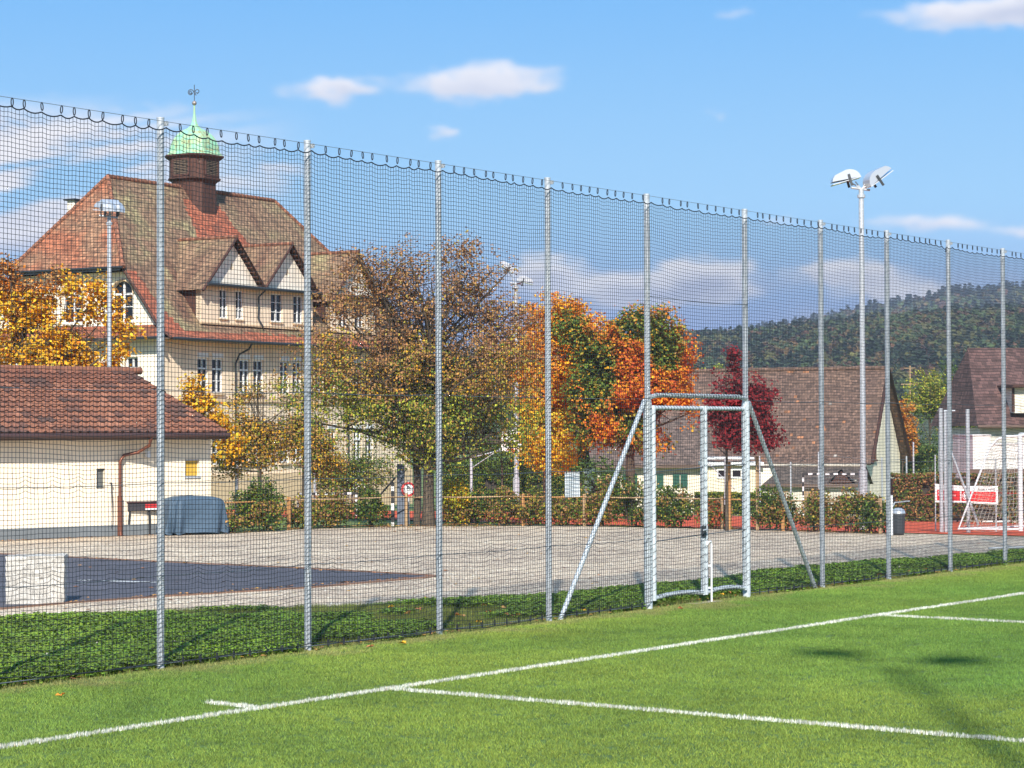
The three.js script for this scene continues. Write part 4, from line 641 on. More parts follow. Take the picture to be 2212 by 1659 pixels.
// ---------------------------------------------------------------- barn and farm buildings beyond the court
const farmY = -2.9;
{
  const p = at(1868, 1000, 146), al = 0.435, B = thing('barn', 'big barn with steep brown tiled roof and cream gable end', 'barn', [p[0], 0, p[2]], -al);
  const L_ = 15, D = 8.6, ry = 6.65, ey = 0.45;
  const map = roofTex(16, 9, (x, v) => { const n = fbm(x / 1.2, v / 1.2, 4, 91), o = fbm(x / 0.35, v / 0.3, 2, 92); let c = mix3([104, 82, 72], [124, 98, 82], n); if (o > 0.8) c = [158, 108, 76]; if (hash(Math.floor(x * 5), Math.floor(v * 5), 93) > 0.996) c = [160, 148, 138]; return c; }, 91, 0.22, 0.22, 80);
  const rm = std({ map, bumpMap: rowBump(0.22, 0.22), bumpScale: 0.04 });
  mesh('front_roof_slope', mb().face([[-L_, ey, 0.55], [0.7, ey, 0.55], [0.45, ry, -D / 2], [-L_, ry, -D / 2]], [[0, 0], [15.7, 0], [15.5, 8], [0, 8]]), rm, B); mesh('rear_roof_slope', mb().face([[0.7, ey, -D - 0.55], [-L_, ey, -D - 0.55], [-L_, ry, -D / 2], [0.45, ry, -D / 2]]), rm, B);
  const gw = holedWall([[0, farmY], [0, 0.9], [D / 2, ry - 0.25], [D, 0.9], [D, farmY]], [rectHole(1.2, 2.4, 0.6, 2.25)], 0.3); gw.applyMatrix4(toLeft); gw.translate(-0.3, 0, 0); mesh('gable_wall', gw, std({ map: plasterTex(250, 236, 212, 141, 6) }), B);
  mesh('front_wall', mb().box(-L_ / 2, -1.1, -0.15, L_, 3.6, 0.3), std({ map: plasterTex(216, 204, 184, 151, 6) }), B);
  const wn = mesh('window', mb().box(0.03, 1.43, -1.2, 0.1, 1.7, 0.14).box(0.03, 1.43, -2.4, 0.1, 1.7, 0.14).box(0.03, 2.25, -1.8, 0.1, 0.14, 1.2).box(0.06, 0.55, -1.8, 0.2, 0.12, 1.5), std({ color: L(0.17, 0.07, 0.035) }), B); mesh('pane', mb().box(-0.12, 1.43, -1.8, 0.02, 1.6, 1.1), M.frameWhite, wn);
  mesh('verge_board', mb().tube([[0.66, ey - 0.05, 0.6], [0.45, ry - 0.02, -D / 2], [0.66, ey - 0.05, -D - 0.6]], 0.12, 6), M.darkwood, B); mesh('gutter', mb().bar([-L_, ey - 0.06, 0.62], [0.6, ey - 0.06, 0.62], 0.1, 8), M.brownWood, B);
  mesh('ridge_tiles', mb().bar([-L_, ry + 0.03, -D / 2], [0.5, ry + 0.03, -D / 2], 0.15, 8), rm, B);
}
{
  const p = at(1845, 1050, 134), B = thing('barn_lean_to', 'long low outbuilding with dark tile roof along the barn front', 'outbuilding', [p[0], 0, p[2]], -0.3), rm = std({ map: roofTex(16, 4, (x, v) => mix3([92, 76, 66], [116, 100, 84], fbm(x, v, 4, 95)), 95, 0.22, 0.22, 80), bumpMap: rowBump(0.22, 0.22), bumpScale: 0.04 });
  mesh('roof', mb().face([[-11, -0.66, 0.4], [0.3, -0.66, 0.4], [0.3, 0.36, -3], [-11, 0.36, -3]]).face([[-11, -0.8, -6], [-11, 0.36, -3], [0.3, 0.36, -3], [0.3, -0.8, -6]]), rm, B); mesh('ridge_tiles', mb().bar([-11, 0.4, -3], [0.3, 0.4, -3], 0.09, 8), std({ color: L(0.48, 0.42, 0.34) }), B);
  mesh('wall', mb().box(-5.4, -1.8, -0.1, 11, 2.1, 0.2).box(0.0, -1.6, -3, 0.2, 2.4, 5.6), std({ map: plasterTex(220, 212, 198, 161, 5) }), B); mesh('fascia', mb().box(-5.35, -0.75, 0.38, 11.3, 0.2, 0.06), M.brownWood, B);
  const d = mesh('roof_dormer', mb().face([[-1.5, -0.55, 0.45], [-0.7, 0.25, 0.45], [-0.7, 0.25, -2.2], [-1.5, -0.55, -0.4]]).face([[0.1, -0.55, 0.45], [0.1, -0.55, -0.4], [-0.7, 0.25, -2.2], [-0.7, 0.25, 0.45]]), rm, B); mesh('gable_panel', mb().face([[-1.35, -0.6, 0.4], [-0.05, -0.6, 0.4], [-0.7, 0.12, 0.4]]), M.darkwood, d);
  mesh('doorway', mb().box(-2.6, -1.7, 0.02, 0.9, 1.9, 0.08), M.palewood, B);
}
{
  const p = at(1335, 1006, 128), B = thing('farm_cottage', 'cream cottage with closed dark green shutters under a brown roof', 'house', [p[0], 0, p[2]], 0.08), rm = std({ map: roofTex(8, 4, (x, v) => mix3([98, 82, 74], [122, 102, 90], fbm(x, v, 4, 97)), 97, 0.22, 0.22, 80), bumpMap: rowBump(0.22, 0.22), bumpScale: 0.04 });
  mesh('roof', mb().face([[-1.6, 0.62, 0.6], [5.6, 0.62, 0.6], [5.6, 3.4, -3.6], [-1.6, 3.4, -3.6]]).face([[-1.6, 0.62, -7.8], [-1.6, 3.4, -3.6], [5.6, 3.4, -3.6], [5.6, 0.62, -7.8]]), rm, B);
  mesh('wall', mb().box(2.1, -1.1, -3.6, 6.6, 3.5, 7.2), std({ map: plasterTex(240, 226, 204, 171, 5) }), B); mesh('fascia', mb().box(2, 0.52, 0.58, 7.2, 0.14, 0.08).box(2, 0.56, 0.3, 7.1, 0.04, 0.6), M.brownWood, B);
  const gm = std({ color: L(0.018, 0.095, 0.065), roughness: 0.6 });
  for (const px of [1361, 1418, 1470]) { const x = at(px, 1030, 128)[0] - p[0], s = mesh('shutter', mb().box(x - 0.22, -0.3, 0.05, 0.4, 0.78, 0.05).box(x + 0.22, -0.3, 0.05, 0.4, 0.78, 0.05), gm, B); const sl = mb(); for (let k = 0; k < 8; k++) sl.box(x - 0.22, -0.62 + k * 0.09, 0.085, 0.32, 0.05, 0.02).box(x + 0.22, -0.62 + k * 0.09, 0.085, 0.32, 0.05, 0.02); mesh('slats', sl, gm, s); }
}
{
  const p = at(1521, 1000, 122), B = thing('flat_roofed_annex', 'small pale yellow annex with flat white roof edge and twin window', 'annex', [p[0], 0, p[2]], -0.05);
  mesh('wall', mb().box(1.5, -1.3, -1.5, 3.0, 3.9, 3), std({ map: plasterTex(238, 222, 196, 181, 5) }), B); mesh('roof_slab', mb().box(1.5, 0.75, -1.4, 3.4, 0.16, 3.5).box(1.3, 1.05, -1.4, 2.8, 0.1, 3), M.frameWhite, B);
  for (const x of [1.0, 1.75]) { const w = windowParts(B, 0.66, 0.55, { mull: 0, bar: 0.1 }); w.position.set(x, -0.05, 0.03); }
  mesh('eave_bracket', mb().prism([[3.0, 0.5], [3.0, -0.5], [3.7, 0.1], [3.7, 0.5]], -1, -0.2), M.gableWall, B);
}
{
  const p = at(2103, 915, 116), B = thing('dark_roofed_house', 'house with steep dark brown roof, roof dormer and white wall', 'house', [p[0], 0, p[2]], 0.12), rm = std({ map: roofTex(12, 8, (x, v) => mix3([96, 70, 66], [110, 84, 78], fbm(x, v, 4, 99)), 99, 0.24, 0.24, 80), bumpMap: rowBump(0.24, 0.24), bumpScale: 0.03 });
  mesh('roof', mb().face([[0, 2.75, 0.6], [11, 2.75, 0.6], [11, 6.9, -3.4], [0.85, 6.9, -3.4]]).face([[0, 2.75, -7.4], [0.85, 6.9, -3.4], [11, 6.9, -3.4], [11, 2.75, -7.4]]).face([[0, 2.75, 0.6], [0.85, 6.9, -3.4], [0, 2.75, -7.4]]), rm, B);
  mesh('wall', mb().box(5.6, -0.2, -3.4, 10.6, 5.7, 7), std({ map: plasterTex(226, 218, 208, 191, 6) }), B); mesh('gutter', mb().bar([0, 2.7, 0.66], [11, 2.7, 0.66], 0.09, 8), M.brownWood, B);
  const d = mesh('roof_dormer', mb().box(3.1, 4.05, -0.6, 2.2, 1.3, 2.2), M.gableWall, B); mesh('dormer_roof', mb().box(3.1, 4.78, -0.4, 2.7, 0.14, 2.8).box(1.95, 4.1, 0.5, 0.12, 1.3, 0.1).box(4.25, 4.1, 0.5, 0.12, 1.3, 0.1), M.darkwood, d); const w = windowParts(d, 1.0, 0.95, { mull: 0 }); w.position.set(3.1, 3.6, 0.54);
}
{
  const p = at(2102, 1003, 98), B = thing('white_garage', 'low white stepped garage wall below the dark roofed house', 'garage', [p[0], 0, p[2]], 0.1);
  mesh('wall', mb().prism([[0, -3.2], [7, -3.2], [7, 1.9], [0.78, 1.9], [0.78, 2.3], [0, 2.3]], -3, 0), std({ map: plasterTex(240, 238, 232, 193, 5) }), B); mesh('coping', mb().box(0.39, 2.32, -1.5, 0.84, 0.05, 3.1).box(3.92, 1.93, -1.5, 6.26, 0.05, 3.1), M.frameWhite, B); mesh('base_band', mb().box(3.4, 0.7, 0.06, 7.2, 0.28, 0.14), M.brownWood, B);
}
// ================================================================ TREES, SHRUBS, HEDGE
const rnd3 = r => { const a = r() * 6.2832, z = r() * 2 - 1, s = Math.sqrt(1 - z * z); return [Math.cos(a) * s, z, Math.sin(a) * s]; };
function leafInto(g, p, nn, dir, s, c, curl) {            // a pointed leaf of two bent halves
  let u = norm(sub(dir, mul(nn, dot(dir, nn)))); const v = cross(nn, u), b = g.p.length / 3; g.color(c);
  const q = (a, w, k) => g.vert(add(p, add(add(mul(u, a * s), mul(v, w * s)), mul(nn, k * s))), nn, [0, 0]);
  q(-0.5, 0, 0); q(0.0, 0.36, curl); q(0.55, 0, curl * 0.4); q(0.0, -0.36, curl); g.ix.push(b, b + 2, b + 1, b, b + 3, b + 2);
}
// o: base [x, y, z]; blobs [[cx, cy, cz, rx, ry, rz, weight]] relative to the base; col(p, r) linear leaf colour
function tree(name, label, o) {
  const r = rng(o.seed), T = thing(name, label, o.cat || 'tree', o.base, 0, o.group), tot = o.blobs.reduce((s, b) => s + (b[6] ?? 1), 0);
  const pick = (shell = 0.35) => { let k = r() * tot, b; for (b of o.blobs) { k -= b[6] ?? 1; if (k <= 0) break; } const d = rnd3(r), R = Math.pow(r(), shell); return [[b[0] + d[0] * b[3] * R, b[1] + d[1] * b[4] * R, b[2] + d[2] * b[5] * R], b]; };
  const topB = o.blobs.reduce((m, b) => Math.max(m, b[1] + b[4] * 0.6), 0), th = o.trunkTop ?? topB * 0.75, R0 = o.r, wob = o.wob ?? 0.1;
  const stem = k => [(fbm(k * 2.3, o.seed, 2, 5) - 0.5) * wob * th * 0.4 * k + (o.lean?.[0] || 0) * k, th * k, (fbm(k * 2.3, o.seed, 2, 15) - 0.5) * wob * th * 0.4 * k + (o.lean?.[1] || 0) * k];
  const tp = []; for (let k = 0; k <= 9; k++) tp.push(k ? stem(k / 9) : [0, -0.15, 0]);
  const tg = mb().tube(tp, k => R0 * (k < 0.05 ? 1.25 : lerp(1, 0.25, k)), 9);
  const ends = [];
  const limb = (a, b, r0, r1, n, sway, sides) => { const pts = [], m = [(r() - 0.5) * sway, (r() - 0.2) * sway, (r() - 0.5) * sway]; for (let k = 0; k <= n; k++) { const f = k / n, q = mix3(a, b, f), w = 4 * f * (1 - f); pts.push([q[0] + m[0] * w, q[1] + m[1] * w + (o.upward || 0) * (f * f - f) * 0.4, q[2] + m[2] * w]); } tg.tube(pts, k => lerp(r0, r1, k), sides, false); return pts; };
  for (let i = 0; i < (o.limbs || 14); i++) {
    const [e] = pick(0.5), lo = o.limbFrom ?? 0.3, k = clamp(lo + (1 - lo) * clamp((e[1] - th * lo) / (th * 0.9), 0, 1) * (0.4 + r() * 0.5), lo, 0.97), pts = limb(stem(k), e, R0 * lerp(0.5, 0.2, k), R0 * 0.08, 5, len(sub(e, stem(k))) * 0.18, 5);
    ends.push(e, pts[3]);
    for (let j = 0; j < (o.twigs ?? 4); j++) { const a = pts[2 + (j % 3)], [c] = pick(0.4), q = mix3(a, c, Math.min(1, (o.twigLen ?? 1.1) / (len(sub(c, a)) + 0.01))); if (o.upward) q[1] = Math.max(q[1], a[1] + len(sub(q, a)) * 0.35); limb(a, q, R0 * 0.08, R0 * 0.025, 3, 0.25, 4); ends.push(q); }
  }
  mesh('trunk', tg, M.bark, T);
  const g = mb(), per = o.per ?? 26, nC = Math.round(o.leaves / per);
  for (let i = 0; i < nC; i++) {
    let c, b, tries = 0; do { if (r() < (o.onTwigs ?? 0.4) && ends.length) { const e = ends[Math.floor(r() * ends.length)]; c = add(e, mul(rnd3(r), 0.25)); b = o.blobs[0]; } else [c, b] = pick(o.shell ?? 0.4); } while (tries++ < 6 && noise3(c[0] * (o.gapF ?? 0.9), c[1] * (o.gapF ?? 0.9), c[2] * (o.gapF ?? 0.9), o.seed) < (o.gap ?? 0.4));
    const cr = (o.clump ?? 0.33) * (0.6 + r() * 0.8), n = Math.round(per * (0.5 + r())), tone = 0.85 + r() * 0.3, out = norm(sub(c, [stem(0.6)[0], th * 0.6, stem(0.6)[2]]));
    for (let j = 0; j < n; j++) {
      const d = rnd3(r), R = Math.pow(r(), 0.5) * cr, p = [c[0] + d[0] * R, c[1] + d[1] * R * 0.7, c[2] + d[2] * R]; if (p[1] < 0.05) continue;
      const nn = norm(add(add(mul(rnd3(r), 0.9), mul(out, 0.5)), [0, 0.55, 0.15])), col = o.col(add(p, [0, 0, 0]), r), k = tone * (0.8 + r() * 0.4); leafInto(g, p, nn, add(rnd3(r), [0, -0.5, 0]), o.leaf * (0.7 + r() * 0.6), mul(col, k), (r() - 0.5) * 0.35);
    }
  }
  mesh('crown', g, M.leaf, T); return T;
}
const choose = (r, list) => { let k = r(); for (const [w, c] of list) { if ((k -= w) < 0) return c; } return list[0][1]; };
const Y = { gold: [0.74, 0.38, 0.022], yellow: [0.78, 0.54, 0.036], orange: [0.68, 0.22, 0.022], red: [0.52, 0.095, 0.026], crimson: [0.25, 0.020, 0.026], brown: [0.30, 0.145, 0.066], tan: [0.45, 0.25, 0.085], olive: [0.38, 0.31, 0.044], lime: [0.44, 0.46, 0.045], green: [0.13, 0.20, 0.030], dark: [0.055, 0.095, 0.024] };
const gAt = (px, py) => { const p = onGround(px, py); return p; };
const baseAt = (px, Z) => { const p = at(px, 930, Z); p[1] = groundY(p[0], p[2]); return p; };
// 1 px of the survey picture at distance Z, in metres
const pm = Z => Z / FOC;

{ // golden maple beside the shed, in front of the school
  const Z = 74, b = baseAt(70, Z), m = pm(Z), Q = (px, py, rx, ry, w) => [(px - 70) * m, at(px, py, Z)[1] - b[1], (w ?? 1) * 0.3 - 0.3, rx * m, ry * m, rx * m * 0.8, rx * ry / 3000];
  tree('maple_tree', 'golden yellow maple between the low shed and the school', { base: b, seed: 5, r: 0.17, trunkTop: 5.6, leaves: 15500, leaf: 0.13, clump: 0.36, per: 22, limbs: 30, twigs: 6, gap: 0.37, shell: 0.5, blobs: [Q(60, 735, 120, 55), Q(190, 660, 80, 62), Q(215, 755, 70, 45), Q(40, 650, 80, 55), Q(265, 705, 35, 28), Q(130, 610, 70, 35), Q(10, 590, 40, 60), Q(130, 780, 130, 30)],
    col: (p, r) => choose(r, p[1] > 7.2 && p[0] < 1 ? [[0.5, Y.tan], [0.3, Y.orange], [0.2, Y.brown]] : [[0.5, Y.gold], [0.24, Y.yellow], [0.12, Y.orange], [0.07, Y.olive], [0.07, Y.tan]]) });
}
{ const Z = 66, b = baseAt(440, Z), m = pm(Z), Q = (px, py, rx, ry) => [(px - 440) * m, at(px, py, Z)[1] - b[1], 0, rx * m, ry * m, rx * m, rx * ry / 2000];
  tree('young_maple', 'young yellow tree rising behind the end of the shed roof', { base: b, seed: 15, r: 0.07, trunkTop: 4.4, leaves: 2600, leaf: 0.12, clump: 0.26, per: 16, limbs: 10, gap: 0.38, blobs: [Q(430, 870, 34, 42), Q(470, 915, 32, 34), Q(415, 830, 22, 30), Q(500, 960, 30, 30)], col: (p, r) => choose(r, [[0.55, Y.gold], [0.2, Y.yellow], [0.15, Y.olive], [0.1, Y.orange]]) }); }
for (const [px, seed, label, blobs] of [[560, 25, 'thin sparse tree with olive leaves before the school front', [[540, 930, 50, 80], [580, 960, 60, 60], [500, 990, 40, 50], [600, 880, 60, 70], [540, 860, 50, 50]]], [655, 27, 'slender sparse tree beside the school downpipe, leaves turning', [[650, 930, 60, 70], [690, 970, 50, 50], [640, 850, 50, 60], [700, 1000, 50, 40], [690, 880, 60, 60]]]]) {
  const Z = 68, b = baseAt(px, Z), m = pm(Z);
  tree('slender_tree', label, { base: b, seed, r: 0.075, trunkTop: 4.2, leaves: 10000, leaf: 0.075, clump: 0.3, per: 14, limbs: 16, twigs: 5, gap: 0.42, shell: 0.6, blobs: blobs.map(([x, y, rx, ry]) => [(x - px) * m, at(x, y, Z)[1] - b[1], 0, rx * m, ry * m, rx * m * 0.9, rx * ry / 2000]), col: (p, r) => choose(r, [[0.3, Y.tan], [0.3, Y.olive], [0.15, Y.green], [0.15, Y.gold], [0.1, Y.brown]]) });
}
{ // big hornbeam, half bare on top, still green below
  const b = gAt(925, 1137), Z = -b[2], m = pm(Z), Q = (px, py, rx, ry, w = 1) => [(px - 925) * m, at(px, py, Z)[1] - b[1], 0, rx * m, ry * m, rx * m * 0.95, rx * ry / 4000 * w];
  tree('hornbeam_tree', 'broad hornbeam, brown and thin at the top, green and yellow below', { base: b, seed: 35, r: 0.17, trunkTop: 6.2, leaves: 66000, leaf: 0.075, clump: 0.34, per: 20, limbs: 125, twigs: 8, upward: 1, twigLen: 1.2, limbFrom: 0.22, gap: 0.32, gapF: 1.1, shell: 0.6, onTwigs: 0.3,
    blobs: [Q(920, 625, 150, 120, 0.55), Q(1020, 630, 130, 115, 0.55), Q(860, 580, 75, 85, 0.4), Q(1000, 540, 60, 50, 0.4), Q(800, 650, 95, 95, 0.5), Q(720, 740, 110, 85, 0.6), Q(670, 840, 90, 90, 0.6), Q(1130, 700, 70, 80, 0.5), Q(785, 600, 75, 75, 0.35), Q(1065, 965, 85, 38, 0.9), Q(730, 660, 70, 70, 0.4), Q(930, 790, 240, 110, 0.9), Q(1080, 790, 130, 110, 0.8), Q(800, 850, 140, 70), Q(900, 900, 170, 80, 1.1), Q(1060, 900, 130, 90), Q(760, 790, 110, 80, 0.7), Q(930, 970, 120, 40), Q(740, 920, 80, 50, 0.6)],
    col: (p, r) => { const h = p[1] + (noise3(p[0] * 0.8, p[1] * 0.8, p[2] * 0.8, 3) - 0.5) * 2.6; return choose(r, h > 5.0 ? [[0.58, Y.brown], [0.34, Y.tan], [0.08, Y.olive]] : h > 3.7 ? [[0.3, Y.tan], [0.25, Y.brown], [0.27, Y.olive], [0.1, Y.gold], [0.08, Y.green]] : [[0.28, Y.green], [0.24, Y.olive], [0.2, Y.lime], [0.14, Y.dark], [0.14, Y.tan]]); } });
}
{ const Z = 82, b = baseAt(1180, Z), m = pm(Z), Q = (px, py, rx, ry, w = 1) => [(px - 1180) * m, at(px, py, Z)[1] - b[1], 0, rx * m, ry * m, rx * m * 0.9, rx * ry / 3000 * w];
  tree('orange_maple', 'bright orange and yellow maple between the hornbeam and the red maple', { base: b, seed: 45, r: 0.16, trunkTop: 6.4, leaves: 34000, leaf: 0.11, clump: 0.36, per: 24, limbs: 20, gap: 0.26, shell: 0.5, blobs: [Q(1195, 690, 75, 62), Q(1255, 720, 60, 60), Q(1160, 770, 90, 70), Q(1200, 860, 90, 80), Q(1190, 960, 85, 70)],
    col: (p, r) => choose(r, p[1] > 4 ? [[0.5, Y.orange], [0.38, Y.gold], [0.12, Y.yellow]] : [[0.45, Y.yellow], [0.3, Y.gold], [0.15, Y.lime], [0.1, Y.tan]]) }); }
{ const Z = 78, b = baseAt(1362, Z), m = pm(Z), Q = (px, py, rx, ry, w = 1) => [(px - 1362) * m, at(px, py, Z)[1] - b[1], 0, rx * m, ry * m, rx * m * 0.9, rx * ry / 3000 * w];
  tree('red_maple', 'dense round maple turning from dark green to orange red', { base: b, seed: 55, r: 0.2, trunkTop: 5.6, leaves: 52000, leaf: 0.11, clump: 0.38, per: 26, limbs: 24, gap: 0.26, gapF: 0.8, shell: 0.5, blobs: [Q(1390, 740, 90, 75), Q(1310, 770, 80, 80), Q(1450, 780, 62, 85), Q(1370, 840, 135, 85), Q(1450, 880, 62, 65), Q(1400, 700, 70, 45), Q(1300, 920, 80, 50), Q(1400, 940, 85, 40), Q(1270, 850, 50, 60), Q(1240, 720, 45, 50)],
    col: (p, r) => { const n = noise3(p[0] * 0.9, p[1] * 0.9, p[2] * 0.9, 8) + p[0] * 0.05 + (p[2] > 0.6 ? 0.04 : -0.05); return choose(r, n > 0.56 ? [[0.55, Y.orange], [0.3, Y.red], [0.15, Y.gold]] : n > 0.42 ? [[0.35, Y.olive], [0.25, Y.green], [0.25, Y.orange], [0.15, Y.tan]] : [[0.5, Y.green], [0.3, Y.dark], [0.12, Y.olive], [0.08, Y.gold]]); } }); }
{ const b = gAt(1570, 1147), Z = -b[2], m = pm(Z), Q = (px, py, rx, ry, w = 1) => [(px - 1570) * m, at(px, py, Z)[1] - b[1], 0, rx * m, ry * m, rx * m, rx * ry / 1500 * w];
  tree('crimson_maple', 'young crimson maple with staked slim trunk behind the gate', { base: b, seed: 65, r: 0.045, trunkTop: 4.3, leaves: 11000, leaf: 0.09, clump: 0.24, per: 18, limbs: 22, twigs: 4, limbFrom: 0.42, gap: 0.34, gapF: 1.6, shell: 0.6, blobs: [Q(1600, 775, 24, 45), Q(1600, 830, 52, 40), Q(1640, 870, 42, 40), Q(1560, 900, 42, 38), Q(1640, 935, 40, 36), Q(1570, 945, 48, 30), Q(1600, 880, 60, 60)], col: (p, r) => choose(r, [[0.6, Y.crimson], [0.2, [0.28, 0.02, 0.022]], [0.2, [0.10, 0.010, 0.014]]]) }); }
{ const Z = 72, b = baseAt(1285, Z), m = pm(Z); tree('evergreen_bush', 'dark evergreen bush under the round maple', { cat: 'shrub', base: b, seed: 75, r: 0.06, trunkTop: 1.6, leaves: 3200, leaf: 0.1, clump: 0.25, per: 20, limbs: 10, gap: 0.3, blobs: [[0, 1.2, 0, 0.8, 1.0, 0.7], [0.5, 0.9, 0, 0.7, 0.8, 0.6]], col: (p, r) => choose(r, [[0.7, Y.dark], [0.3, Y.green]]) }); }
// trees beyond the barn
for (const [px, py, rx, ry, Z, seed, label, list] of [[1985, 960, 70, 75, 170, 81, 'dark green bushy tree to the right of the barn', [[0.5, Y.dark], [0.4, Y.green], [0.1, Y.olive]]], [2010, 850, 60, 60, 205, 82, 'yellow green round tree behind the barn gable', [[0.4, Y.olive], [0.3, Y.lime], [0.3, Y.green]]], [1950, 920, 30, 60, 165, 83, 'orange brown tree touching the barn gable', [[0.5, Y.orange], [0.3, Y.tan], [0.2, Y.gold]]], [2070, 930, 50, 80, 190, 84, 'green tree standing left of the dark roofed house', [[0.5, Y.green], [0.3, Y.dark], [0.2, Y.olive]]], [1550, 830, 70, 40, 260, 85, 'pale green tree above the barn roof beside the crimson maple', [[0.5, Y.lime], [0.5, Y.green]]], [2080, 830, 70, 60, 260, 86, 'broad dark tree at the foot of the wooded hill', [[0.6, Y.dark], [0.3, Y.green], [0.1, Y.tan]]], [760, 1010, 90, 60, 92, 87, 'loose green bush in front of the school plinth', [[0.4, Y.dark], [0.4, Y.green], [0.2, Y.olive]]], [1085, 955, 110, 75, 108, 88, 'dark bush behind the basketball hoop', [[0.6, Y.dark], [0.4, Y.green]]]]) {
  const b = baseAt(px, Z), m = pm(Z), cy = at(px, py, Z)[1] - b[1]; tree(py > 1000 ? 'garden_bush' : 'garden_tree', label, { base: b, seed, r: 0.12 * Z / 170, trunkTop: cy, leaves: 8000, leaf: 0.18 * Z / 190, clump: 0.14 * rx * m + 0.2, per: 20, limbs: 12, twigs: 3, gap: 0.3, gapF: 0.5, shell: 0.45, blobs: [[0, cy, 0, rx * m, ry * m, rx * m], [rx * m * 0.4, cy - ry * m * 0.3, 0, rx * m * 0.7, ry * m * 0.7, rx * m * 0.6, 0.6], [-rx * m * 0.4, cy - ry * m * 0.4, 0, rx * m * 0.6, ry * m * 0.6, rx * m * 0.6, 0.5]], col: (p, r) => choose(r, list) });
}
// ---------------- hedge along the far side of the yard
const HB = [[480, 1156], [700, 1142], [1000, 1136], [1400, 1140], [1700, 1150], [1910, 1156]], hedgeBase = px => { for (let i = 0; i < HB.length - 1; i++) if (px <= HB[i + 1][0]) return onGround(px, lerp(HB[i][1], HB[i + 1][1], clamp((px - HB[i][0]) / (HB[i + 1][0] - HB[i][0]), 0, 1)) - 3); return onGround(px, 1153); };
const dk = [[0.55, Y.dark], [0.35, Y.green], [0.06, Y.olive], [0.04, Y.tan]], bn = [[0.2, Y.tan], [0.22, Y.brown], [0.18, Y.olive], [0.22, Y.green], [0.18, Y.dark]], yl = [[0.4, Y.lime], [0.3, Y.olive], [0.3, Y.gold]], rd = [[0.4, Y.brown], [0.3, Y.red], [0.3, Y.green]];
[[500, 30, 40, bn, 'low brown hedge shrub beside the covered barbecue'], [560, 62, 100, dk, 'bulky dark green hedge shrub near the covered barbecue'], [650, 50, 62, bn, 'thin brown hedge shrub below the far handball goal'], [715, 50, 74, bn, 'rusty hedge shrub between goal and steel post'], [800, 32, 80, dk, 'upright dark hedge shrub left of the round sign'], [985, 38, 92, yl, 'yellow green hedge shrub right of the hornbeam trunk'], [1022, 26, 70, dk, 'small dark conifer-like hedge shrub by the yellow one'], [1085, 42, 72, bn, 'mixed brown hedge shrub below the basketball hoop'], [1150, 44, 66, bn, 'brown hedge shrub left of the hanging notice'], [1215, 40, 58, bn, 'leaf-brown hedge shrub below the hanging notice'], [1290, 46, 88, bn, 'tall mixed hedge shrub beside the dark evergreen'], [1365, 46, 86, dk, 'green hedge shrub below the cottage shutters'], [1450, 50, 84, dk, 'wide dark hedge shrub seen through the gate'], [1545, 34, 56, rd, 'reddish hedge shrub at the foot of the crimson maple'], [1675, 46, 84, dk, 'dark green hedge shrub right of the gate'], [1765, 36, 86, bn, 'brown yellow hedge shrub under the handball goal'], [1835, 44, 90, bn, 'brown green hedge shrub at the floodlight mast'], [1885, 36, 84, dk, 'end shrub of the hedge beside the litter bin']].forEach(([px, rw, hh, list, label], i) => {
  const b = hedgeBase(px), Z = -b[2], m = pm(Z), w = rw * m * 1.06, h = hh * m, r = rng(300 + i), T = thing('hedge_shrub', label, 'shrub', b, FTH + Math.PI / 2, 'shrubs of the hedge along the yard');
  const st = mb(); for (let k = 0; k < 5; k++) { const x = (r() - 0.5) * w; st.tube([[x * 0.5, -0.05, 0], [x, h * 0.5, (r() - 0.5) * 0.3], [x * 1.3, h * 0.9, (r() - 0.5) * 0.5]], k2 => lerp(0.018, 0.005, k2), 5); } mesh('stem', st, M.twig, T);
  const g = mb(), n = Math.round(4800 * w * h / 0.6); for (let k = 0; k < n; k++) { const d = rnd3(r), q = Math.pow(r(), 0.45) * (0.55 + 0.85 * noise3(d[0] * 2.2 + 5, d[1] * 2.2, d[2] * 2.2 + i * 7, 50)), spr = r() < 0.06 ? 1 + r() * 0.35 : 1, p = [d[0] * w * 1.2 * q, h * 0.48 + d[1] * h * 0.62 * q * (d[1] > 0 ? spr : 1), d[2] * 0.45 * q]; const nz = noise3(p[0] * 3, p[1] * 3, p[2] * 3, 40 + i); if (p[1] < 0.03 || nz < 0.30 || (p[1] < 0.2 && r() < 0.6)) continue; leafInto(g, p, norm(add(mul(rnd3(r), 0.8), [0, 0.5, 0])), rnd3(r), 0.05 + r() * 0.04, mul(choose(r, nz > 0.68 ? bn : list), 0.75 + r() * 0.5), (r() - 0.5) * 0.3); }
  mesh('foliage', g, M.leaf, T);
});
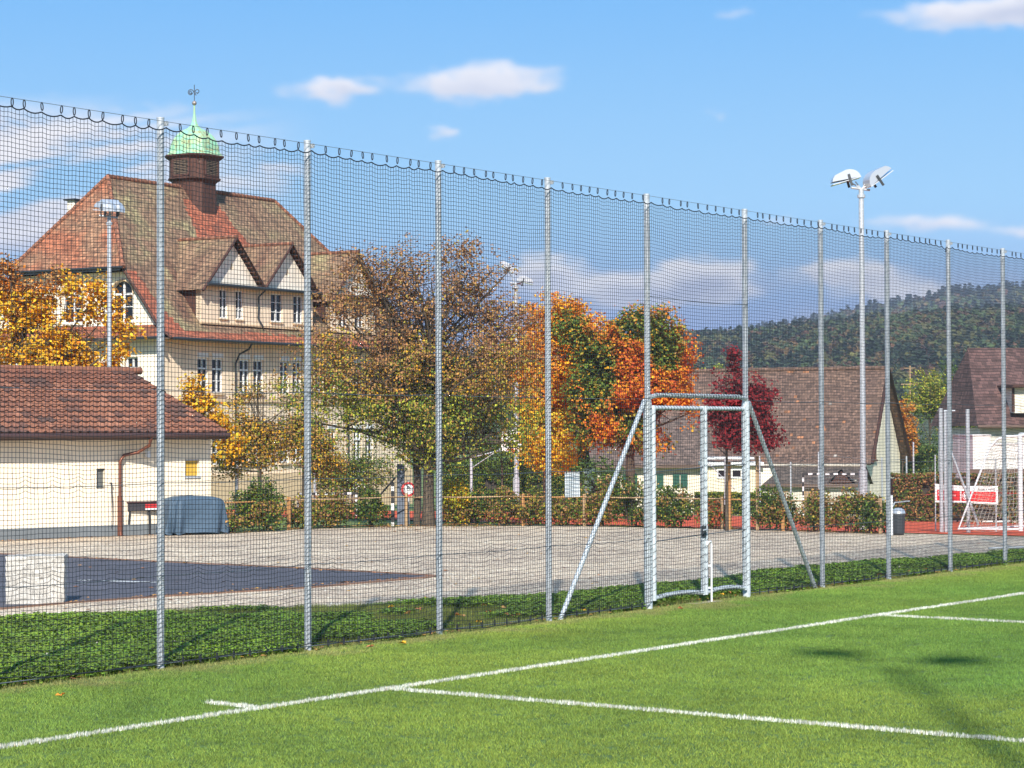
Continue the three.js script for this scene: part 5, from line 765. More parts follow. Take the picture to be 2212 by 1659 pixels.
// ---------------- clipped hedges beyond the court
for (const [x0, x1, yT, Z, label, list, seed] of [[1925, 2235, 1020, 93, 'long brown-green clipped hedge behind the banner', [[0.4, Y.brown], [0.25, Y.green], [0.2, Y.dark], [0.15, Y.tan]], 1], [955, 1260, 992, 116, 'dark clipped hedge behind the basketball stand', [[0.5, Y.dark], [0.35, Y.green], [0.15, Y.olive]], 2], [1500, 1660, 1062, 112, 'low green hedge before the flat roofed annex', [[0.5, Y.green], [0.3, Y.olive], [0.2, Y.dark]], 3]]) {
  const a = baseAt(x0, Z), b = baseAt(x1, Z), r = rng(700 + seed), H = at(x0, yT, Z)[1] - a[1], T = thing('clipped_hedge', label, 'hedge', a), g = mb(), W = b[0] - a[0], n = Math.round(W * H * 1100);
  for (let k = 0; k < n; k++) { const f = r(), x = r() * W, hh = H * (0.94 + 0.1 * fbm(x, 3, 3, seed)), p = f < 0.62 ? [x, r() * hh, 0.45 + (r() - 0.5) * 0.24] : [x, hh - r() * 0.14, (r() - 0.5) * 1.0]; p[1] += (b[1] - a[1]) * x / W; if (noise3(p[0] * 2.2, p[1] * 2.2, p[2] * 2, seed) < 0.24) continue; leafInto(g, p, norm(add(mul(rnd3(r), 0.9), [0, 0.4, 0.4])), rnd3(r), 0.07 + r() * 0.06, mul(choose(r, list), 0.7 + r() * 0.6), (r() - 0.5) * 0.3); }
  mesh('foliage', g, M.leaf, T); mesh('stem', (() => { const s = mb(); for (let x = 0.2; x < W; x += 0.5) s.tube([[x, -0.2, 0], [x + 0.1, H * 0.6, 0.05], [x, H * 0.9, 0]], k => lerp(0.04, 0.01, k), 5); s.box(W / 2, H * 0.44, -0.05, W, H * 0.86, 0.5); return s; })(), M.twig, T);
}
{ // drifts of dry leaves along the hedge, the lane and the shed
  const r = rng(78), items = [], cols = [[0.30, 0.12, 0.045], [0.38, 0.19, 0.06], [0.22, 0.10, 0.05], [0.46, 0.25, 0.05]];
  const put = (p, sp) => { const x = p[0] + (r() + r() - 1) * sp, z = p[2] + (r() + r() - 1) * sp; items.push([x, groundY(x, z) + 0.016, z, 0.6 + r() * 0.8, r() * 6.28, mul(cols[Math.floor(r() * 4)], 0.7 + r() * 0.6)]); };
  for (let k = 0; k < 1500; k++) { const px = lerp(480, 1910, r()), p = hedgeBase(px); p[2] += 0.12; if (noise2(px / 60, 1, 5) > 0.3) put(p, 0.34); }
  for (let k = 0; k < 420; k++) { const px = lerp(800, 1080, r()); const p = hedgeBase(px); p[2] += r() * r() * 5; put(p, 0.6); }
  for (let k = 0; k < 260; k++) { const f = r() * 9, p = [-12.19 + 0.758 * (f - 3) + 0.25, 0, -(53.62 + 0.652 * (f - 3)) + 0.25]; put(p, 0.14); }
  for (let k = 0; k < 220; k++) { const f = r(), p = f < 0.5 ? site(lerp(14.7, 14, f * 2), lerp(-19.4, -7, f * 2)) : site(lerp(14, 6, (f - 0.5) * 2), lerp(-6.95, -7.9, (f - 0.5) * 2)); put(p, 0.16); }
  for (let k = 0; k < 420; k++) put(site(lerp(-2, 26, r()), -0.02 - r() * 0.12), 0.14);
  for (let k = 0; k < 160; k++) put(site(lerp(0, 30, r()), lerp(-16, -3, r())), 0.5);
  const g = mb(); for (const [s, y] of [[1, 0], [-1, 0]]) g.face([[-0.035, 0.004, 0], [0, 0.014 + 0.004 * s, s * 0.026], [0.04, 0.008, 0]]); scatter('leaf_litter', 'drifts of dry brown leaves along the hedge and the lane', [g.geo()], new THREE.MeshStandardMaterial({ roughness: 0.9, side: THREE.DoubleSide }), items);
}
{ // fallen leaves that can be picked out
  const r = rng(77), mats = [Y.orange, Y.tan, Y.gold, [0.4, 0.16, 0.06]].map(c => new THREE.MeshStandardMaterial({ color: L(...c), roughness: 0.8, side: THREE.DoubleSide }));
  const geo = [1, 2, 3].map(s => { const q = rng(s), g = mb(), n = 9, p = []; for (let k = 0; k < n; k++) { const a = k / n * 6.283, R = 0.05 * (k % 2 ? 0.55 : 1) * (0.85 + q() * 0.3); p.push([Math.cos(a) * R, 0.012 + Math.sin(a * 2 + s) * 0.012 + (k % 2 ? 0.01 : 0), Math.sin(a) * R]); } for (let k = 0; k < n; k++) g.face([[0, 0.006, 0], p[(k + 1) % n], p[k]]); return g.geo(); });
  const px = [[131, 1508], [880, 1335], [845, 1320], [985, 1335], [990, 1338], [1000, 1340], [920, 1300], [905, 1325], [1055, 1330], [1090, 1322], [1035, 1353], [1100, 1340], [1120, 1338], [1045, 1316], [870, 1395], [800, 1402], [1190, 1308], [1215, 1312], [1260, 1328], [1470, 1318], [1510, 1300], [1500, 1302], [1560, 1292], [1575, 1288], [1590, 1290], [1640, 1281], [1690, 1272], [1800, 1262], [1812, 1260], [1825, 1258], [1870, 1240], [1900, 1249], [2000, 1237], [1960, 1244], [1490, 1282], [1180, 1302], [640, 1392], [610, 1400], [1350, 1300], [540, 1412]];
  px.forEach(([x, y], i) => { const p = onGround(x, y), o = mesh('fallen_leaf', geo[i % 3], mats[i % 4]); p[1] = toSite(p[0], p[2])[1] < -0.15 ? 0.055 : 0.022; o.position.set(...p); o.rotation.set((r() - 0.5) * 0.7, r() * 6.28, (r() - 0.5) * 0.7); o.scale.setScalar(0.6 + r() * 0.8); const sd = toSite(p[0], p[2])[1]; tag(o, `${['orange', 'tan', 'golden', 'russet'][i % 4]} fallen leaf ${sd < -0.9 ? 'in the clover strip behind the net' : sd < 0.35 ? 'at the foot of the net fence' : 'on the mown turf'}`, 'leaf', 'fallen leaves by the fence'); });
}
// ================================================================ THINGS IN THE YARD AND BEYOND
function floodlight(name, label, base, H, r, heads, group) {
  const T = thing(name, label, 'floodlight', base, 0, group);
  mesh('mast', mb().tube([[0, -0.2, 0], [0, 1.6, 0], [0, 1.65, 0], [0, H, 0]], k => k < 0.4 ? r * 1.35 : lerp(r * 1.1, r * 0.8, k), 14), M.galv, T); mesh('collar', mb().tube([[0, H - 0.24, 0], [0, H - 0.16, 0]], r * 1.25, 12), M.galv, T);
  mesh('crossarm', mb().bar([-0.28, H + 0.03, 0.03], [0.24, H - 0.03, -0.03], 0.03, 8).bar([0.0, H, 0], [-0.16, H + 0.2, 0], 0.016, 6).bar([0.02, H, 0], [0.14, H + 0.2, 0], 0.016, 6), M.galv, T);
  heads.forEach(([ox, oy, yaw, tilt]) => {
    mesh('arm', mb().bar([0, H, 0], [ox, H + oy, 0.02], 0.02, 6), M.galv, T); const body = mesh('lamp_head', (() => {
      const g = mb(), n = 9, pf = []; for (let k = 0; k <= n; k++) { const a = Math.PI * (0.08 + 0.92 * k / n); pf.push([Math.cos(a) * 0.30 + (k < 3 ? 0.12 : 0), Math.sin(a) * 0.26]); }   // half-round hood, open front slanting
      for (let k = 0; k < n; k++) { const [x0, y0] = pf[k], [x1, y1] = pf[k + 1]; g.face([[x0, y0, 0.21], [x0, y0, -0.21], [x1, y1, -0.21], [x1, y1, 0.21]].reverse()); }
      for (const z of [0.21, -0.21]) g.poly(pf, (x, y) => [x, y, z], z < 0); return g;
    })(), M.alu, T); body.scale.setScalar(1.1); body.position.set(ox, H + oy, 0.04); body.rotation.set(0, yaw, tilt, 'YXZ');
    mesh('lens', mb().box(0.06, -0.005, 0, 0.72, 0.02, 0.43), M.lampGlass, body); mesh('bracket', mb().box(-0.02, -0.01, 0.23, 0.06, 0.3, 0.02).box(-0.02, -0.01, -0.23, 0.06, 0.3, 0.02).bar([-0.02, 0.05, -0.25], [-0.02, 0.05, 0.25], 0.018, 6), M.darkMetal, body);
  });
  return T;
}
{
  const p = at(1865, 1100, 61); p[1] = groundY(p[0], p[2]);
  floodlight('floodlight_mast', 'tall galvanised floodlight mast with two lamp heads beside the barn', p, at(1858, 408, 61)[1] - p[1], 0.085, [[-0.36, 0.22, Math.PI, -0.28], [0.42, 0.22, 0.25, 0.62]], 'floodlight masts round the grounds');
  const q = at(236, 800, 64); q[1] = groundY(q[0], q[2]);
  floodlight('floodlight_mast', 'floodlight mast behind the shed, its lamp against the school roof', q, at(236, 468, 64)[1] - q[1], 0.07, [[0.02, 0.2, 1.9, 0.2], [0.05, 0.16, 2.6, 0.1]], 'floodlight masts round the grounds');
  const s = at(1115, 900, 105); s[1] = groundY(s[0], s[2]);
  floodlight('floodlight_mast', 'distant floodlight mast rising behind the hornbeam', s, at(1115, 612, 105)[1] - s[1], 0.12, [[-0.4, 0.65, Math.PI, 0.6], [0.36, 0.05, 0, -0.25]], 'floodlight masts round the grounds');
  // the mast beside the photographer, out of the frame, whose shadow lies on the pitch
  floodlight('floodlight_mast', 'floodlight mast at the edge of the pitch casting its shadow on the turf', [3.29, 0, -1.7], 15.6, 0.09, [[-0.45, 1.2, Math.PI, 0.2], [0.72, 0.62, 0, 0.2]], 'floodlight masts round the grounds');
}
{ // rough granite block on the lane
  const p = onGround(70, 1306), g = mb(), n = 14, s = [0.86, 0.72, 0.6]; const P = (u, v, w) => { const q = [u, v, w], k = 0.022 * (fbm(u * 7 + v * 5 + 9, w * 7 + v * 3, 4, 5) - 0.5) + 0.02 * (hash(Math.round(u * 40), Math.round(v * 40), Math.round(w * 40)) - 0.5); const m = Math.max(Math.abs(u / s[0]), Math.abs(w / s[2])) > 0.49; return [u + (Math.abs(u) > 0.49 * s[0] ? Math.sign(u) * k : 0), v + (v > 0.7 * s[1] ? k : 0), w + (Math.abs(w) > 0.49 * s[2] ? Math.sign(w) * k : 0)]; };
  const side = f => { for (let i = 0; i < n; i++) for (let j = 0; j < n; j++) g.face([f(i / n, j / n), f((i + 1) / n, j / n), f((i + 1) / n, (j + 1) / n), f(i / n, (j + 1) / n)]); };
  side((a, b) => P((a - 0.5) * s[0], b * s[1], s[2] / 2)); side((a, b) => P((0.5 - a) * s[0], b * s[1], -s[2] / 2)); side((a, b) => P(s[0] / 2, b * s[1], (0.5 - a) * s[2])); side((a, b) => P(-s[0] / 2, b * s[1], (a - 0.5) * s[2])); side((a, b) => P((a - 0.5) * s[0], s[1], (0.5 - b) * s[2]));
  const o = mesh('granite_block', g, std({ map: tex(256, 256, (x, y) => { const a = hash(x, y, 3), n = fbm(x / 20, y / 20, 4, 5), k = 0.86 + (n - 0.5) * 0.3 + (a < 0.12 ? -0.35 : a > 0.9 ? 0.15 : 0); return [212 * k, 206 * k, 196 * k]; }, { metres: [1.2] }) })); o.position.set(p[0], 0, p[2] - 0.3); o.rotation.y = 0.12; tag(o, 'rough pale granite block standing on the asphalt lane', 'stone');
}
{ // barbecue under a blue cover
  const p = onGround(412, 1156), T = thing('covered_barbecue', 'barbecue trolley under a draped blue cover beside the shed', 'barbecue', [p[0], 0, p[2] - 0.35], 0.62), g = mb(), nu = 64, lv = [[0.02, 1.03], [0.25, 1.02], [0.5, 1.0], [0.72, 0.985], [0.86, 0.95], [0.93, 0.86], [0.985, 0.62], [1.0, 0.3], [1.005, 0.02]], id = [];
  lv.forEach(([y, k], j) => { for (let i = 0; i <= nu; i++) { const a = i / nu * 6.28318, c = Math.cos(a), s = Math.sin(a), e = 0.36, bx = Math.sign(c) * Math.pow(Math.abs(c), e) * 0.80, bz = Math.sign(s) * Math.pow(Math.abs(s), e) * 0.36, f = (1 - y) * 0.085 * Math.sin(a * 11 + Math.sin(a * 3) * 2.2 + y * 2) + (1 - y) * 0.02 * Math.sin(a * 29), yy = y * 0.97 + (j === 0 ? 0.03 * Math.sin(a * 9) + 0.02 : 0) - (y > 0.8 ? 0.03 * c + 0.02 * Math.sin(bx * 6) : 0); g.vert([(bx + c * f) * k, yy, (bz + s * f) * k], [0, 1, 0], [a, y]); } });
  for (let j = 0; j < lv.length - 1; j++) for (let i = 0; i < nu; i++) { const a = j * (nu + 1) + i, b = a + nu + 1; g.ix.push(a, b, a + 1, a + 1, b, b + 1); }
  const q = g.geo(); q.computeVertexNormals(); mesh('cover', q, std({ color: L(0.058, 0.098, 0.145), roughness: 0.7, side: THREE.DoubleSide, bumpMap: bumpTex(128, 128, (x, y) => fbm(x / 10, y / 14, 4, 6), [1]), bumpScale: 0.02 }), T);
  const wh = mb(); for (const z of [0.2, -0.2]) wh.tube([[0.55, 0.06, z - 0.02], [0.55, 0.06, z + 0.02]], 0.06, 12); mesh('wheel', wh, M.black, T);
}
{ // football table by the wall
  const p = onGround(302, 1157), T = thing('games_table', 'dark games table with a red end panel beside the shed wall', 'table', [p[0], 0, p[2] - 0.3], 0.62);
  mesh('table_body', mb().box(0, 0.72, 0, 0.95, 0.2, 0.5), std({ color: L(0.045, 0.04, 0.045) }), T); mesh('side_rail', mb().box(0, 0.83, 0, 1.0, 0.03, 0.56), std({ color: L(0.06, 0.022, 0.022) }), T); mesh('red_panel', mb().box(0.18, 0.73, 0.262, 0.42, 0.1, 0.02), M.red, T); mesh('score_strip', mb().box(0.18, 0.655, 0.264, 0.42, 0.035, 0.02), M.frameWhite, T);
  for (const [x, z] of [[-0.42, 0.2], [0.1, 0.2], [-0.42, -0.2], [0.42, -0.2], [0.42, 0.2]]) mesh('leg', mb().tube([[x, 0.63, z], [x + (x < 0 ? -0.06 : 0.02), 0, z]], 0.026, 8), M.black, T);
}
// ---------------- rail of the hedge, stakes
{
  const T = thing('hedge_rail', 'low timber rail on posts running along the hedge', 'railing'), posts = [470, 625, 878, 1130, 1262, 1440, 1560, 1690, 1900].map(px => { const b = hedgeBase(px); return [b[0], 0, b[2] + 0.12]; });
  posts.forEach((p, i) => mesh('post', mb().tube([[p[0], -0.1, p[2]], [p[0], 0.84 + (i % 3) * 0.02, p[2]]], 0.05, 9), i % 2 ? M.wood : M.palewood, T));
  for (let i = 0; i < posts.length - 1; i++) mesh('rail', mb().tube([add(posts[i], [0, 0.78, 0.05]), add(mix3(posts[i], posts[i + 1], 0.5), [0, 0.77, 0.05]), add(posts[i + 1], [0, 0.79, 0.05])], 0.019, 8), i % 3 ? M.palewood : M.wood, T);
  for (const px of [1574, 1634]) { const b = hedgeBase(px), s = mesh('tree_stake', mb().tube([[0, -0.1, 0], [0, px < 1600 ? 1.75 : 1.9, 0]], 0.045, 9), px < 1600 ? M.wood : M.palewood); s.position.set(b[0], 0, b[2] + 0.25); tag(s, px < 1600 ? 'orange-brown round stake in front of the crimson maple trunk' : 'grey weathered stake beside the right gate post', 'stake'); }
}
// ---------------- signs, posts
{
  const b = hedgeBase(880), T = thing('road_sign', 'round white road sign with red rim half hidden by a tree trunk', 'sign', [b[0] + 0.02, 0, b[2] - 0.25], 0); const y = at(880, 1057, -b[2] + 0.25)[1] - T.position.y;
  const disc = (r, z, n = 28) => { const p = []; for (let k = 0; k < n; k++) p.push([Math.cos(k / n * 6.2832) * r, y + Math.sin(k / n * 6.2832) * r]); return mb().prism(p, z, z + 0.012); };
  mesh('pole', mb().bar([0, -0.2, -0.03], [0, y + 0.25, -0.03], 0.03, 10), M.galv, T); const d = mesh('disc', disc(0.2, 0), M.frameWhite, T); const ring = mb(); for (let k = 0; k < 28; k++) { const a = k / 28 * 6.2832, e = (k + 1) / 28 * 6.2832, q = (r, w) => [Math.cos(w) * r, y + Math.sin(w) * r, 0.016]; ring.face([q(0.138, a), q(0.198, a), q(0.198, e), q(0.138, e)]); } mesh('red_rim', ring, M.red, d);
  mesh('symbol', mb().box(-0.03, y + 0.03, 0.017, 0.012, 0.09, 0.006).box(0.03, y + 0.03, 0.017, 0.012, 0.09, 0.006).box(0, y + 0.07, 0.017, 0.06, 0.012, 0.006).box(0, y + 0.02, 0.017, 0.06, 0.012, 0.006).box(0, y - 0.03, 0.017, 0.07, 0.014, 0.006), M.black, d);
  const tr = hedgeBase(899), tk = mesh('bare_trunk', mb().tube([[0, -0.2, 0], [0.02, 0.8, 0], [0.0, 1.75, 0.02], [0.05, 2.5, 0]], k => lerp(0.105, 0.085, k), 10), M.bark); tk.position.set(tr[0] + 0.02, 0, tr[2] + 0.1); tag(tk, 'grey tree trunk standing in front of the round road sign', 'trunk');
  const g = hedgeBase(856), S = thing('barrier_post', 'dark steel barrier post with a slanting stay left of the road sign', 'post', [g[0], -0.05, g[2] - 0.5]); mesh('pillar', mb().box(0.1, 0.85, 0, 0.2, 1.75, 0.2), std({ color: L(0.11, 0.13, 0.17), roughness: 0.5 }), S); mesh('slim_post', mb().box(-0.12, 0.6, 0.05, 0.09, 1.25, 0.09), M.black, S); mesh('sticker', mb().box(-0.12, 0.55, 0.1, 0.08, 0.2, 0.02).box(-0.12, 0.08, 0.1, 0.08, 0.1, 0.02).box(-0.12, 1.05, 0.1, 0.08, 0.12, 0.02), M.frameWhite, S); mesh('stay', mb().bar([-0.05, 1.35, 0], [-0.75, 0.55, 0], 0.025, 8), M.black, S);
}
{ // basketball stand
  const p = baseAt(1018, 92), T = thing('basketball_stand', 'basketball stand with white backboard and red hoop seen through leaves', 'basketball hoop', p), m = pm(92), Yv = (px, py) => at(px, py, 92)[1] - p[1];
  mesh('pole', mb().tube([[0, -0.2, 0], [0, Yv(1018, 985), 0]], 0.06, 12), M.galv, T); const ax = 82 * m; mesh('arm', mb().bar([0, Yv(0, 992), 0], [ax, Yv(0, 972), 0.3], 0.03, 8).bar([0, Yv(0, 1015), 0], [ax, Yv(0, 960), 0.3], 0.02, 8), M.galv, T);
  const y0 = Yv(0, 979), bd = mesh('backboard', mb().box(ax + 0.1, y0 + 0.44, 0.34, 0.86, 0.88, 0.04), M.frameWhite, T); const rect = mb(); for (const [x, y, w, h] of [[0, 0.15, 0.45, 0.03], [0, 0.48, 0.45, 0.03], [-0.21, 0.32, 0.03, 0.33], [0.21, 0.32, 0.03, 0.33]]) rect.box(ax + 0.1 + x, y0 + y, 0.365, w, h, 0.01); mesh('target_square', rect, M.black, bd);
  const hp = []; for (let k = 0; k <= 20; k++) { const a = k / 20 * 6.2832; hp.push([ax + 0.1 + Math.cos(a) * 0.22, y0 + 0.06, 0.62 + Math.sin(a) * 0.22]); } mesh('hoop', mb().tube(hp, 0.02, 6, false).box(ax + 0.1, y0 + 0.05, 0.38, 0.2, 0.12, 0.05), std({ color: L(0.62, 0.06, 0.02) }), T);
}
{ const p = baseAt(908, 88), T = thing('path_lamp', 'white globe lamp on a slim post in front of the school', 'lamp', p), y = at(908, 737, 88)[1] - p[1]; mesh('post', mb().tube([[0, -0.2, 0], [0, y - 0.1, 0]], 0.04, 8), M.darkMetal, T); mesh('globe', mb().lathe([[0.001, -0.16], [0.11, -0.12], [0.165, 0], [0.12, 0.1], [0.001, 0.16]], 0, y, 0, 14), M.whiteMetal, T); mesh('lamp_neck', mb().tube([[0, y - 0.24, 0], [0, y - 0.12, 0]], 0.09, 8), M.darkMetal, T); }
// handball goals with black and white bars
function handball(label, px, topy, Z, w, turn) {
  const p = at(px, topy, Z), gy = groundY(p[0], p[2]), T = thing('handball_goal', label, 'goal', [p[0], gy, p[2]], turn, 'handball goals on the court'), H = p[1] - gy, seg = (a, b, n, first) => { for (let i = 0; i < n; i++) { const q0 = mix3(a, b, i / n), q1 = mix3(a, b, (i + 1) / n), c = mix3(q0, q1, 0.5), d = sub(q1, q0); mesh('band', mb().box(c[0], c[1], c[2], Math.abs(d[0]) + (d[0] ? 0 : 0.08), Math.abs(d[1]) + (d[1] ? 0 : 0.08), 0.08), (i + first) % 2 ? M.whiteMetal : M.black, T); } };
  const sg = Math.sign(w); seg([sg * 0.04, H, 0], [w - sg * 0.04, H, 0], 14, 0); seg([0, 0, 0], [0, H + 0.04, 0], 10, 1); seg([w, 0, 0], [w, H + 0.04, 0], 10, 1);
  mesh('rear_frame', mb().tube([[0, H, -0.04], [0, H - 0.1, -0.8], [0, 0, -1.0], [w, 0, -1.0], [w, H - 0.1, -0.8], [w, H, -0.04]], 0.02, 6), M.galv, T);
  const n = mb(), W = w, k1 = 22, k2 = 16; for (let i = 0; i <= k1; i++) n.tube([[W * i / k1, H, -0.05], [W * i / k1, H - 0.3, -0.6], [W * i / k1, 0.02, -0.95]], 0.006, 3, false); for (let j = 0; j <= k2; j++) { const f = j / k2, z = -0.3 - 0.65 * f, y = lerp(H - 0.1, 0.05, f); n.tube([[0, y, z], [W / 2, y - 0.04, z], [W, y, z]], 0.006, 3, false); } mesh('net', n, std({ color: L(0.4, 0.4, 0.38) }), T);
}
handball('black and white banded handball goal in front of the barn', 1735, 1024, 103, 2.75, -0.12);
handball('black and white banded handball goal in front of the school plinth', 770, 1066, 74, -1.9, 0.1);
{ // thin posts of the court fence
  const T = thing('court_fence', 'wire fence with slim grey posts at the back of the court', 'fence'), tops = [[511, 966, 70], [680, 982, 74], [1521, 975, 106], [1566, 990, 108], [1641, 985, 108], [1708, 998, 110], [1768, 976, 108], [1905, 988, 110], [1958, 985, 108], [1973, 955, 100]], pts = tops.map(([px, py, Z]) => { const p = at(px, py, Z); return [p, groundY(p[0], p[2])]; });
  pts.forEach(([p, g]) => mesh('post', mb().tube([[p[0], g - 0.2, p[2]], p], 0.045, 8), M.galv, T)); for (let i = 2; i < 9; i++) for (const dy of [0.15, 1.2]) mesh('wire', mb().bar(add(pts[i][0], [0, -dy, 0]), add(pts[i + 1 > 8 ? 8 : i + 1][0], [0, -dy, 0.001]), 0.008, 4), M.cable, T);
  mesh('stay', mb().bar(at(1530, 1000, 106), at(1588, 1058, 106), 0.025, 6), M.galv, T);
}
{ const p = baseAt(770, 96), T = thing('white_cabinet', 'white utility cabinet at the foot of the school wall', 'cabinet', [p[0], at(770, 1047, 96)[1] - 0.2, p[2]]); mesh('cabinet_body', mb().box(0, 0.42, 0, 0.75, 0.85, 0.5), M.frameWhite, T); mesh('door_gap', mb().box(0, 0.42, 0.252, 0.012, 0.75, 0.006), M.darkMetal, T); mesh('cabinet_roof', mb().box(0, 0.86, 0, 0.82, 0.04, 0.56), M.whiteMetal, T); }
// ---------------- right-hand corner: litter bin, rail, tall mesh fence, goal, banner, bench
{
  const p = onGround(1941, 1156), T = thing('litter_bin', 'grey litter bin with shiny domed lid at the court entrance', 'bin', p);
  mesh('bin_body', mb().lathe([[0.001, 0.01], [0.13, 0.01], [0.15, 0.06], [0.165, 0.5], [0.17, 0.52]], 0, 0, 0, 18), std({ color: L(0.05, 0.055, 0.065), roughness: 0.4, metalness: 0.2 }), T); mesh('bin_lid', mb().lathe([[0.175, 0.52], [0.175, 0.55], [0.14, 0.62], [0.07, 0.66], [0.001, 0.665]], 0, 0, 0, 18), M.alu, T);
  const q = onGround(1926, 1157), R = thing('gate_stop', 'short white post with a thin bent rail beside the litter bin', 'post', q); mesh('post', mb().tube([[0, -0.1, 0], [0, 0.98, 0]], 0.035, 10), M.whiteMetal, R); mesh('rail', mb().tube([[0.03, 0.7, 0], [0.1, 0.8, -0.1], [0.45, 0.82, -0.3], [0.5, 0.82, -0.3]], 0.018, 8), M.galv, R);
  const s = onGround(2037, 1141), F = thing('corner_fence', 'tall galvanised gate posts with a slanting brace beside the goal', 'fence', s), X = px => (px - 2037) * pm(-s[2]);
  for (const [px, r, h] of [[2034, 0.055, 3.12], [2043, 0.04, 3.05], [2058, 0.03, 3.05], [2102, 0.055, 3.1]]) mesh('post', mb().tube([[X(px), -0.2, px > 2050 ? -0.6 : 0], [X(px), h, px > 2050 ? -0.6 : 0]], r, 12), M.galv, F);
  mesh('brace', mb().bar([X(2060), 2.1, -0.5], [X(2122), 0.05, -0.5], 0.035, 8), M.galv, F); mesh('top_bar', mb().bar([X(2050), 3.06, -0.6], [X(2075), 3.06, -0.6], 0.025, 6), M.galv, F);
  const nt = mb(); for (let i = 0; i <= 18; i++) nt.tube([[lerp(X(2045), X(2102), i / 18), 0.1, -0.6], [lerp(X(2045), X(2102), i / 18), 3.0, -0.6]], 0.003, 3, false); for (let j = 0; j <= 48; j++) nt.tube([[X(2045), 0.1 + j * 0.06, -0.6], [X(2102), 0.1 + j * 0.06, -0.6]], 0.003, 3, false); mesh('netting', nt, M.net, F);
}
{ // banner
  const Z = 62, a = at(2020, 1085, Z), T = thing('banner', 'red and white advertising banner stretched on the fence by the goal', 'banner', a, 0.03), W = 137 * pm(Z), H = 40 * pm(Z);
  const cv = document.createElement('canvas'); cv.width = 1024; cv.height = 320; const c = cv.getContext('2d');
  c.fillStyle = '#f4f1ee'; c.fillRect(0, 0, 1024, 320); c.fillStyle = '#d8141c'; c.fillRect(30, 100, 375, 185); c.fillRect(425, 100, 560, 185);
  c.fillStyle = '#f3c9c4'; for (let k = 0; k < 3; k++) c.fillRect(45 + k * 26, 118, 16, 30); for (let k = 0; k < 11; k++) c.fillRect(45 + k * 27, 172, 17, 32);
  c.fillStyle = '#f6f2f0'; c.beginPath(); c.arc(512, 190, 76, 0, 7); c.fill(); c.strokeStyle = '#c8242c'; c.lineWidth = 12; c.beginPath(); c.arc(512, 190, 60, 0, 7); c.stroke(); c.strokeStyle = '#5a5a60'; c.lineWidth = 10; c.beginPath(); c.moveTo(480, 165); c.lineTo(545, 168); c.lineTo(480, 215); c.lineTo(548, 212); c.stroke();
  c.fillStyle = '#6c6468'; for (let k = 0; k < 13; k++) if (k !== 5 && k !== 7) c.fillRect(700 + k * 21, 42, 15, 34);
  c.fillStyle = '#ee6a58'; for (let k = 0; k < 4; k++) c.fillRect(690, 125 + k * 38, 270 - k * 22, 9);
  const t = new THREE.CanvasTexture(cv); t.colorSpace = THREE.SRGBColorSpace;
  const g = mb(), n = 14; const P = (i, j) => [W * i / n, H * j - 0.07 * i / n + (j ? -0.03 : 0.03) * Math.sin(i / n * Math.PI) * (j ? 1 : 0.3), Math.sin(i * 1.3) * 0.012]; for (let i = 0; i < n; i++) g.face([P(i, 0), P(i + 1, 0), P(i + 1, 1), P(i, 1)], [[i / n, 0], [(i + 1) / n, 0], [(i + 1) / n, 1], [i / n, 1]]);
  mesh('banner_sheet', g, std({ map: t, roughness: 0.6, side: THREE.DoubleSide }), T); mesh('support_post', mb().tube([[0.02, -1.0, -0.05], [0.02, 1.3, -0.05]], 0.022, 8).tube([[W - 0.05, -1.0, -0.05], [W - 0.05, 1.2, -0.05]], 0.022, 8), M.galv, T); mesh('cord', mb().bar([0, H * 0.5, 0], [-0.35, H * 0.35, 0], 0.008, 4).bar([W, H * 0.5, 0], [W + 0.6, H * 0.45, 0], 0.008, 4), M.red, T);
}
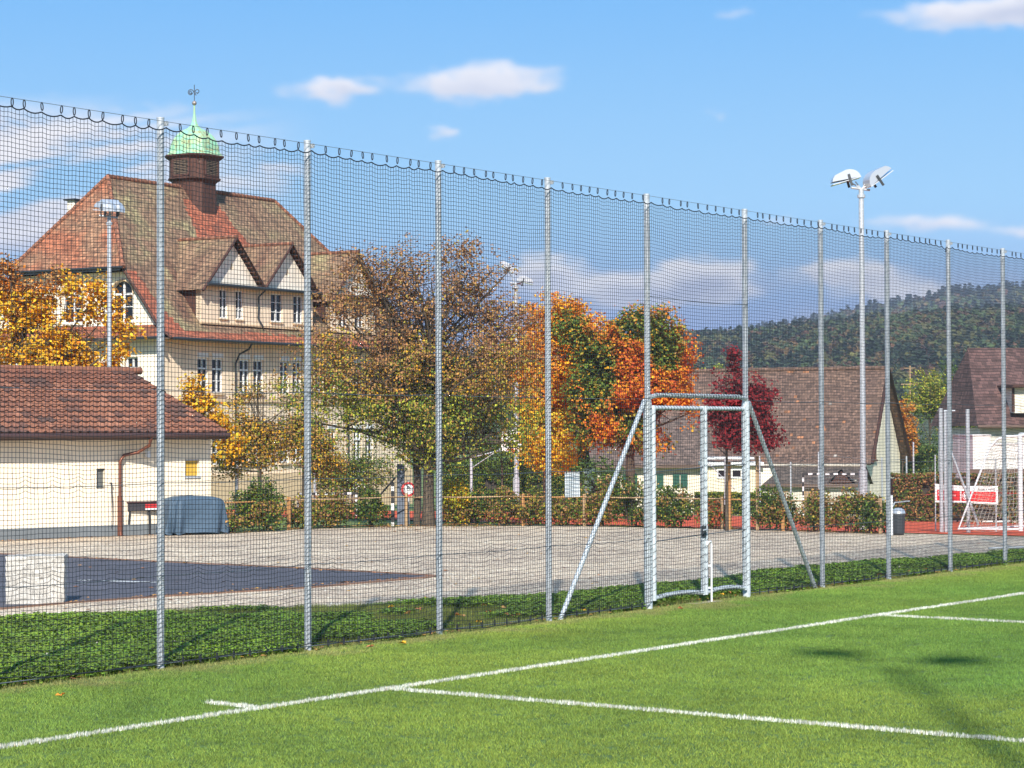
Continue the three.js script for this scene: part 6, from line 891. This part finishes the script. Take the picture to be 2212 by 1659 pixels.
{ // full-size goal behind the fence
  const p = onGround(2205, 1147), q = onGround(2070, 1147), T = thing('football_goal', 'white tubular football goal with a white net behind the fence', 'goal', p, 0), bx = q[0] - p[0], bz = q[2] - p[2], H = 2.42, e = [3.2, 2.2], off = (v, k) => [v[0] + e[0] * k, v[1], v[2] + e[1] * -k];
  const topB = [bx * 0.36, H - 0.1, bz * 0.36];
  mesh('front_post', mb().tube([[0, 0, 0], [0, H, 0]], 0.06, 14), M.whiteMetal, T); mesh('crossbar', mb().tube([[0, H, 0], [e[0], H, -e[1]]], 0.06, 12), M.whiteMetal, T); mesh('front_post', mb().tube([[e[0], 0, -e[1]], [e[0], H, -e[1]]], 0.06, 14), M.whiteMetal, T);
  for (const k of [0, 1]) mesh('side_frame', mb().tube([off([0, H - 0.02, 0], k), off([bx * 0.22, H - 0.03, bz * 0.2], k), off(topB, k), off([bx * 0.48, H - 0.3, bz * 0.5], k), off([bx, 0.05, bz], k), off([0, 0.04, 0], k)], 0.03, 8), M.whiteMetal, T);
  mesh('ground_bar', mb().bar([bx, 0.05, bz], off([bx, 0.05, bz], 1), 0.03, 8), M.whiteMetal, T);
  const n = mb(), sideP = (f, y, k) => { const edge = y > H - 0.3 ? topB : mix3([bx, 0.05, bz], [bx * 0.48, H - 0.3, bz * 0.5], y / (H - 0.3)); return off([edge[0] * f, y - 0.06 * Math.sin(f * 3.1), edge[2] * f + 0.03 * Math.sin(f * 5 + y * 3)], k); }; const tub = pts => n.tube(pts, 0.004, 3, false);
  for (const k of [0, 1]) { for (let i = 0; i <= 14; i++) { const a = []; for (let j = 0; j <= 8; j++) a.push(sideP(i / 14, 0.05 + j / 8 * (H - 0.2), k)); tub(a); } for (let j = 0; j <= 20; j++) { const a = []; for (let i = 0; i <= 8; i++) a.push(sideP(i / 8, 0.05 + j / 20 * (H - 0.2), k)); tub(a); } }
  for (let i = 0; i <= 26; i++) { const a = []; for (let j = 0; j <= 8; j++) a.push(off(sideP(1, 0.05 + j / 8 * (H - 0.2), 0), i / 26)); tub(a); } for (let j = 0; j <= 20; j++) { const a = []; for (let i = 0; i <= 8; i++) a.push(off(sideP(1, 0.05 + j / 20 * (H - 0.2) - 0.05 * Math.sin(i / 8 * 3.14), 0), i / 8)); tub(a); }
  mesh('net', n, std({ color: L(0.45, 0.44, 0.38) }), T);
}
{ const p = onGround(2212, 1208), T = thing('low_bar', 'low grey steel bar on short legs beside the net fence', 'railing', p, 0.12); mesh('bar', mb().tube([[-0.72, 0.22, 0], [1.4, 0.27, 0]], 0.022, 10), M.galv, T); for (const x of [-0.35, 0.9]) mesh('leg', mb().tube([[x, -0.05, 0], [x, 0.24, 0]], 0.02, 8), M.galv, T); }
{ const p = at(1966, 880, 420), T = thing('power_pole', 'far wooden power pole with two crossarms before the wooded hill', 'power pole', [p[0], -3, p[2]]), y = yy => at(1966, yy, 420)[1] + 3; mesh('pole', mb().tube([[0, 0, 0], [0, y(790), 0]], 0.16, 8), M.palewood, T); for (const yy of [795, 830, 852]) mesh('crossarm', mb().box(0, y(yy), 0, yy === 830 ? 3.4 : 2.0, 0.18, 0.18), M.palewood, T); }

renderer.render(scene, camera);
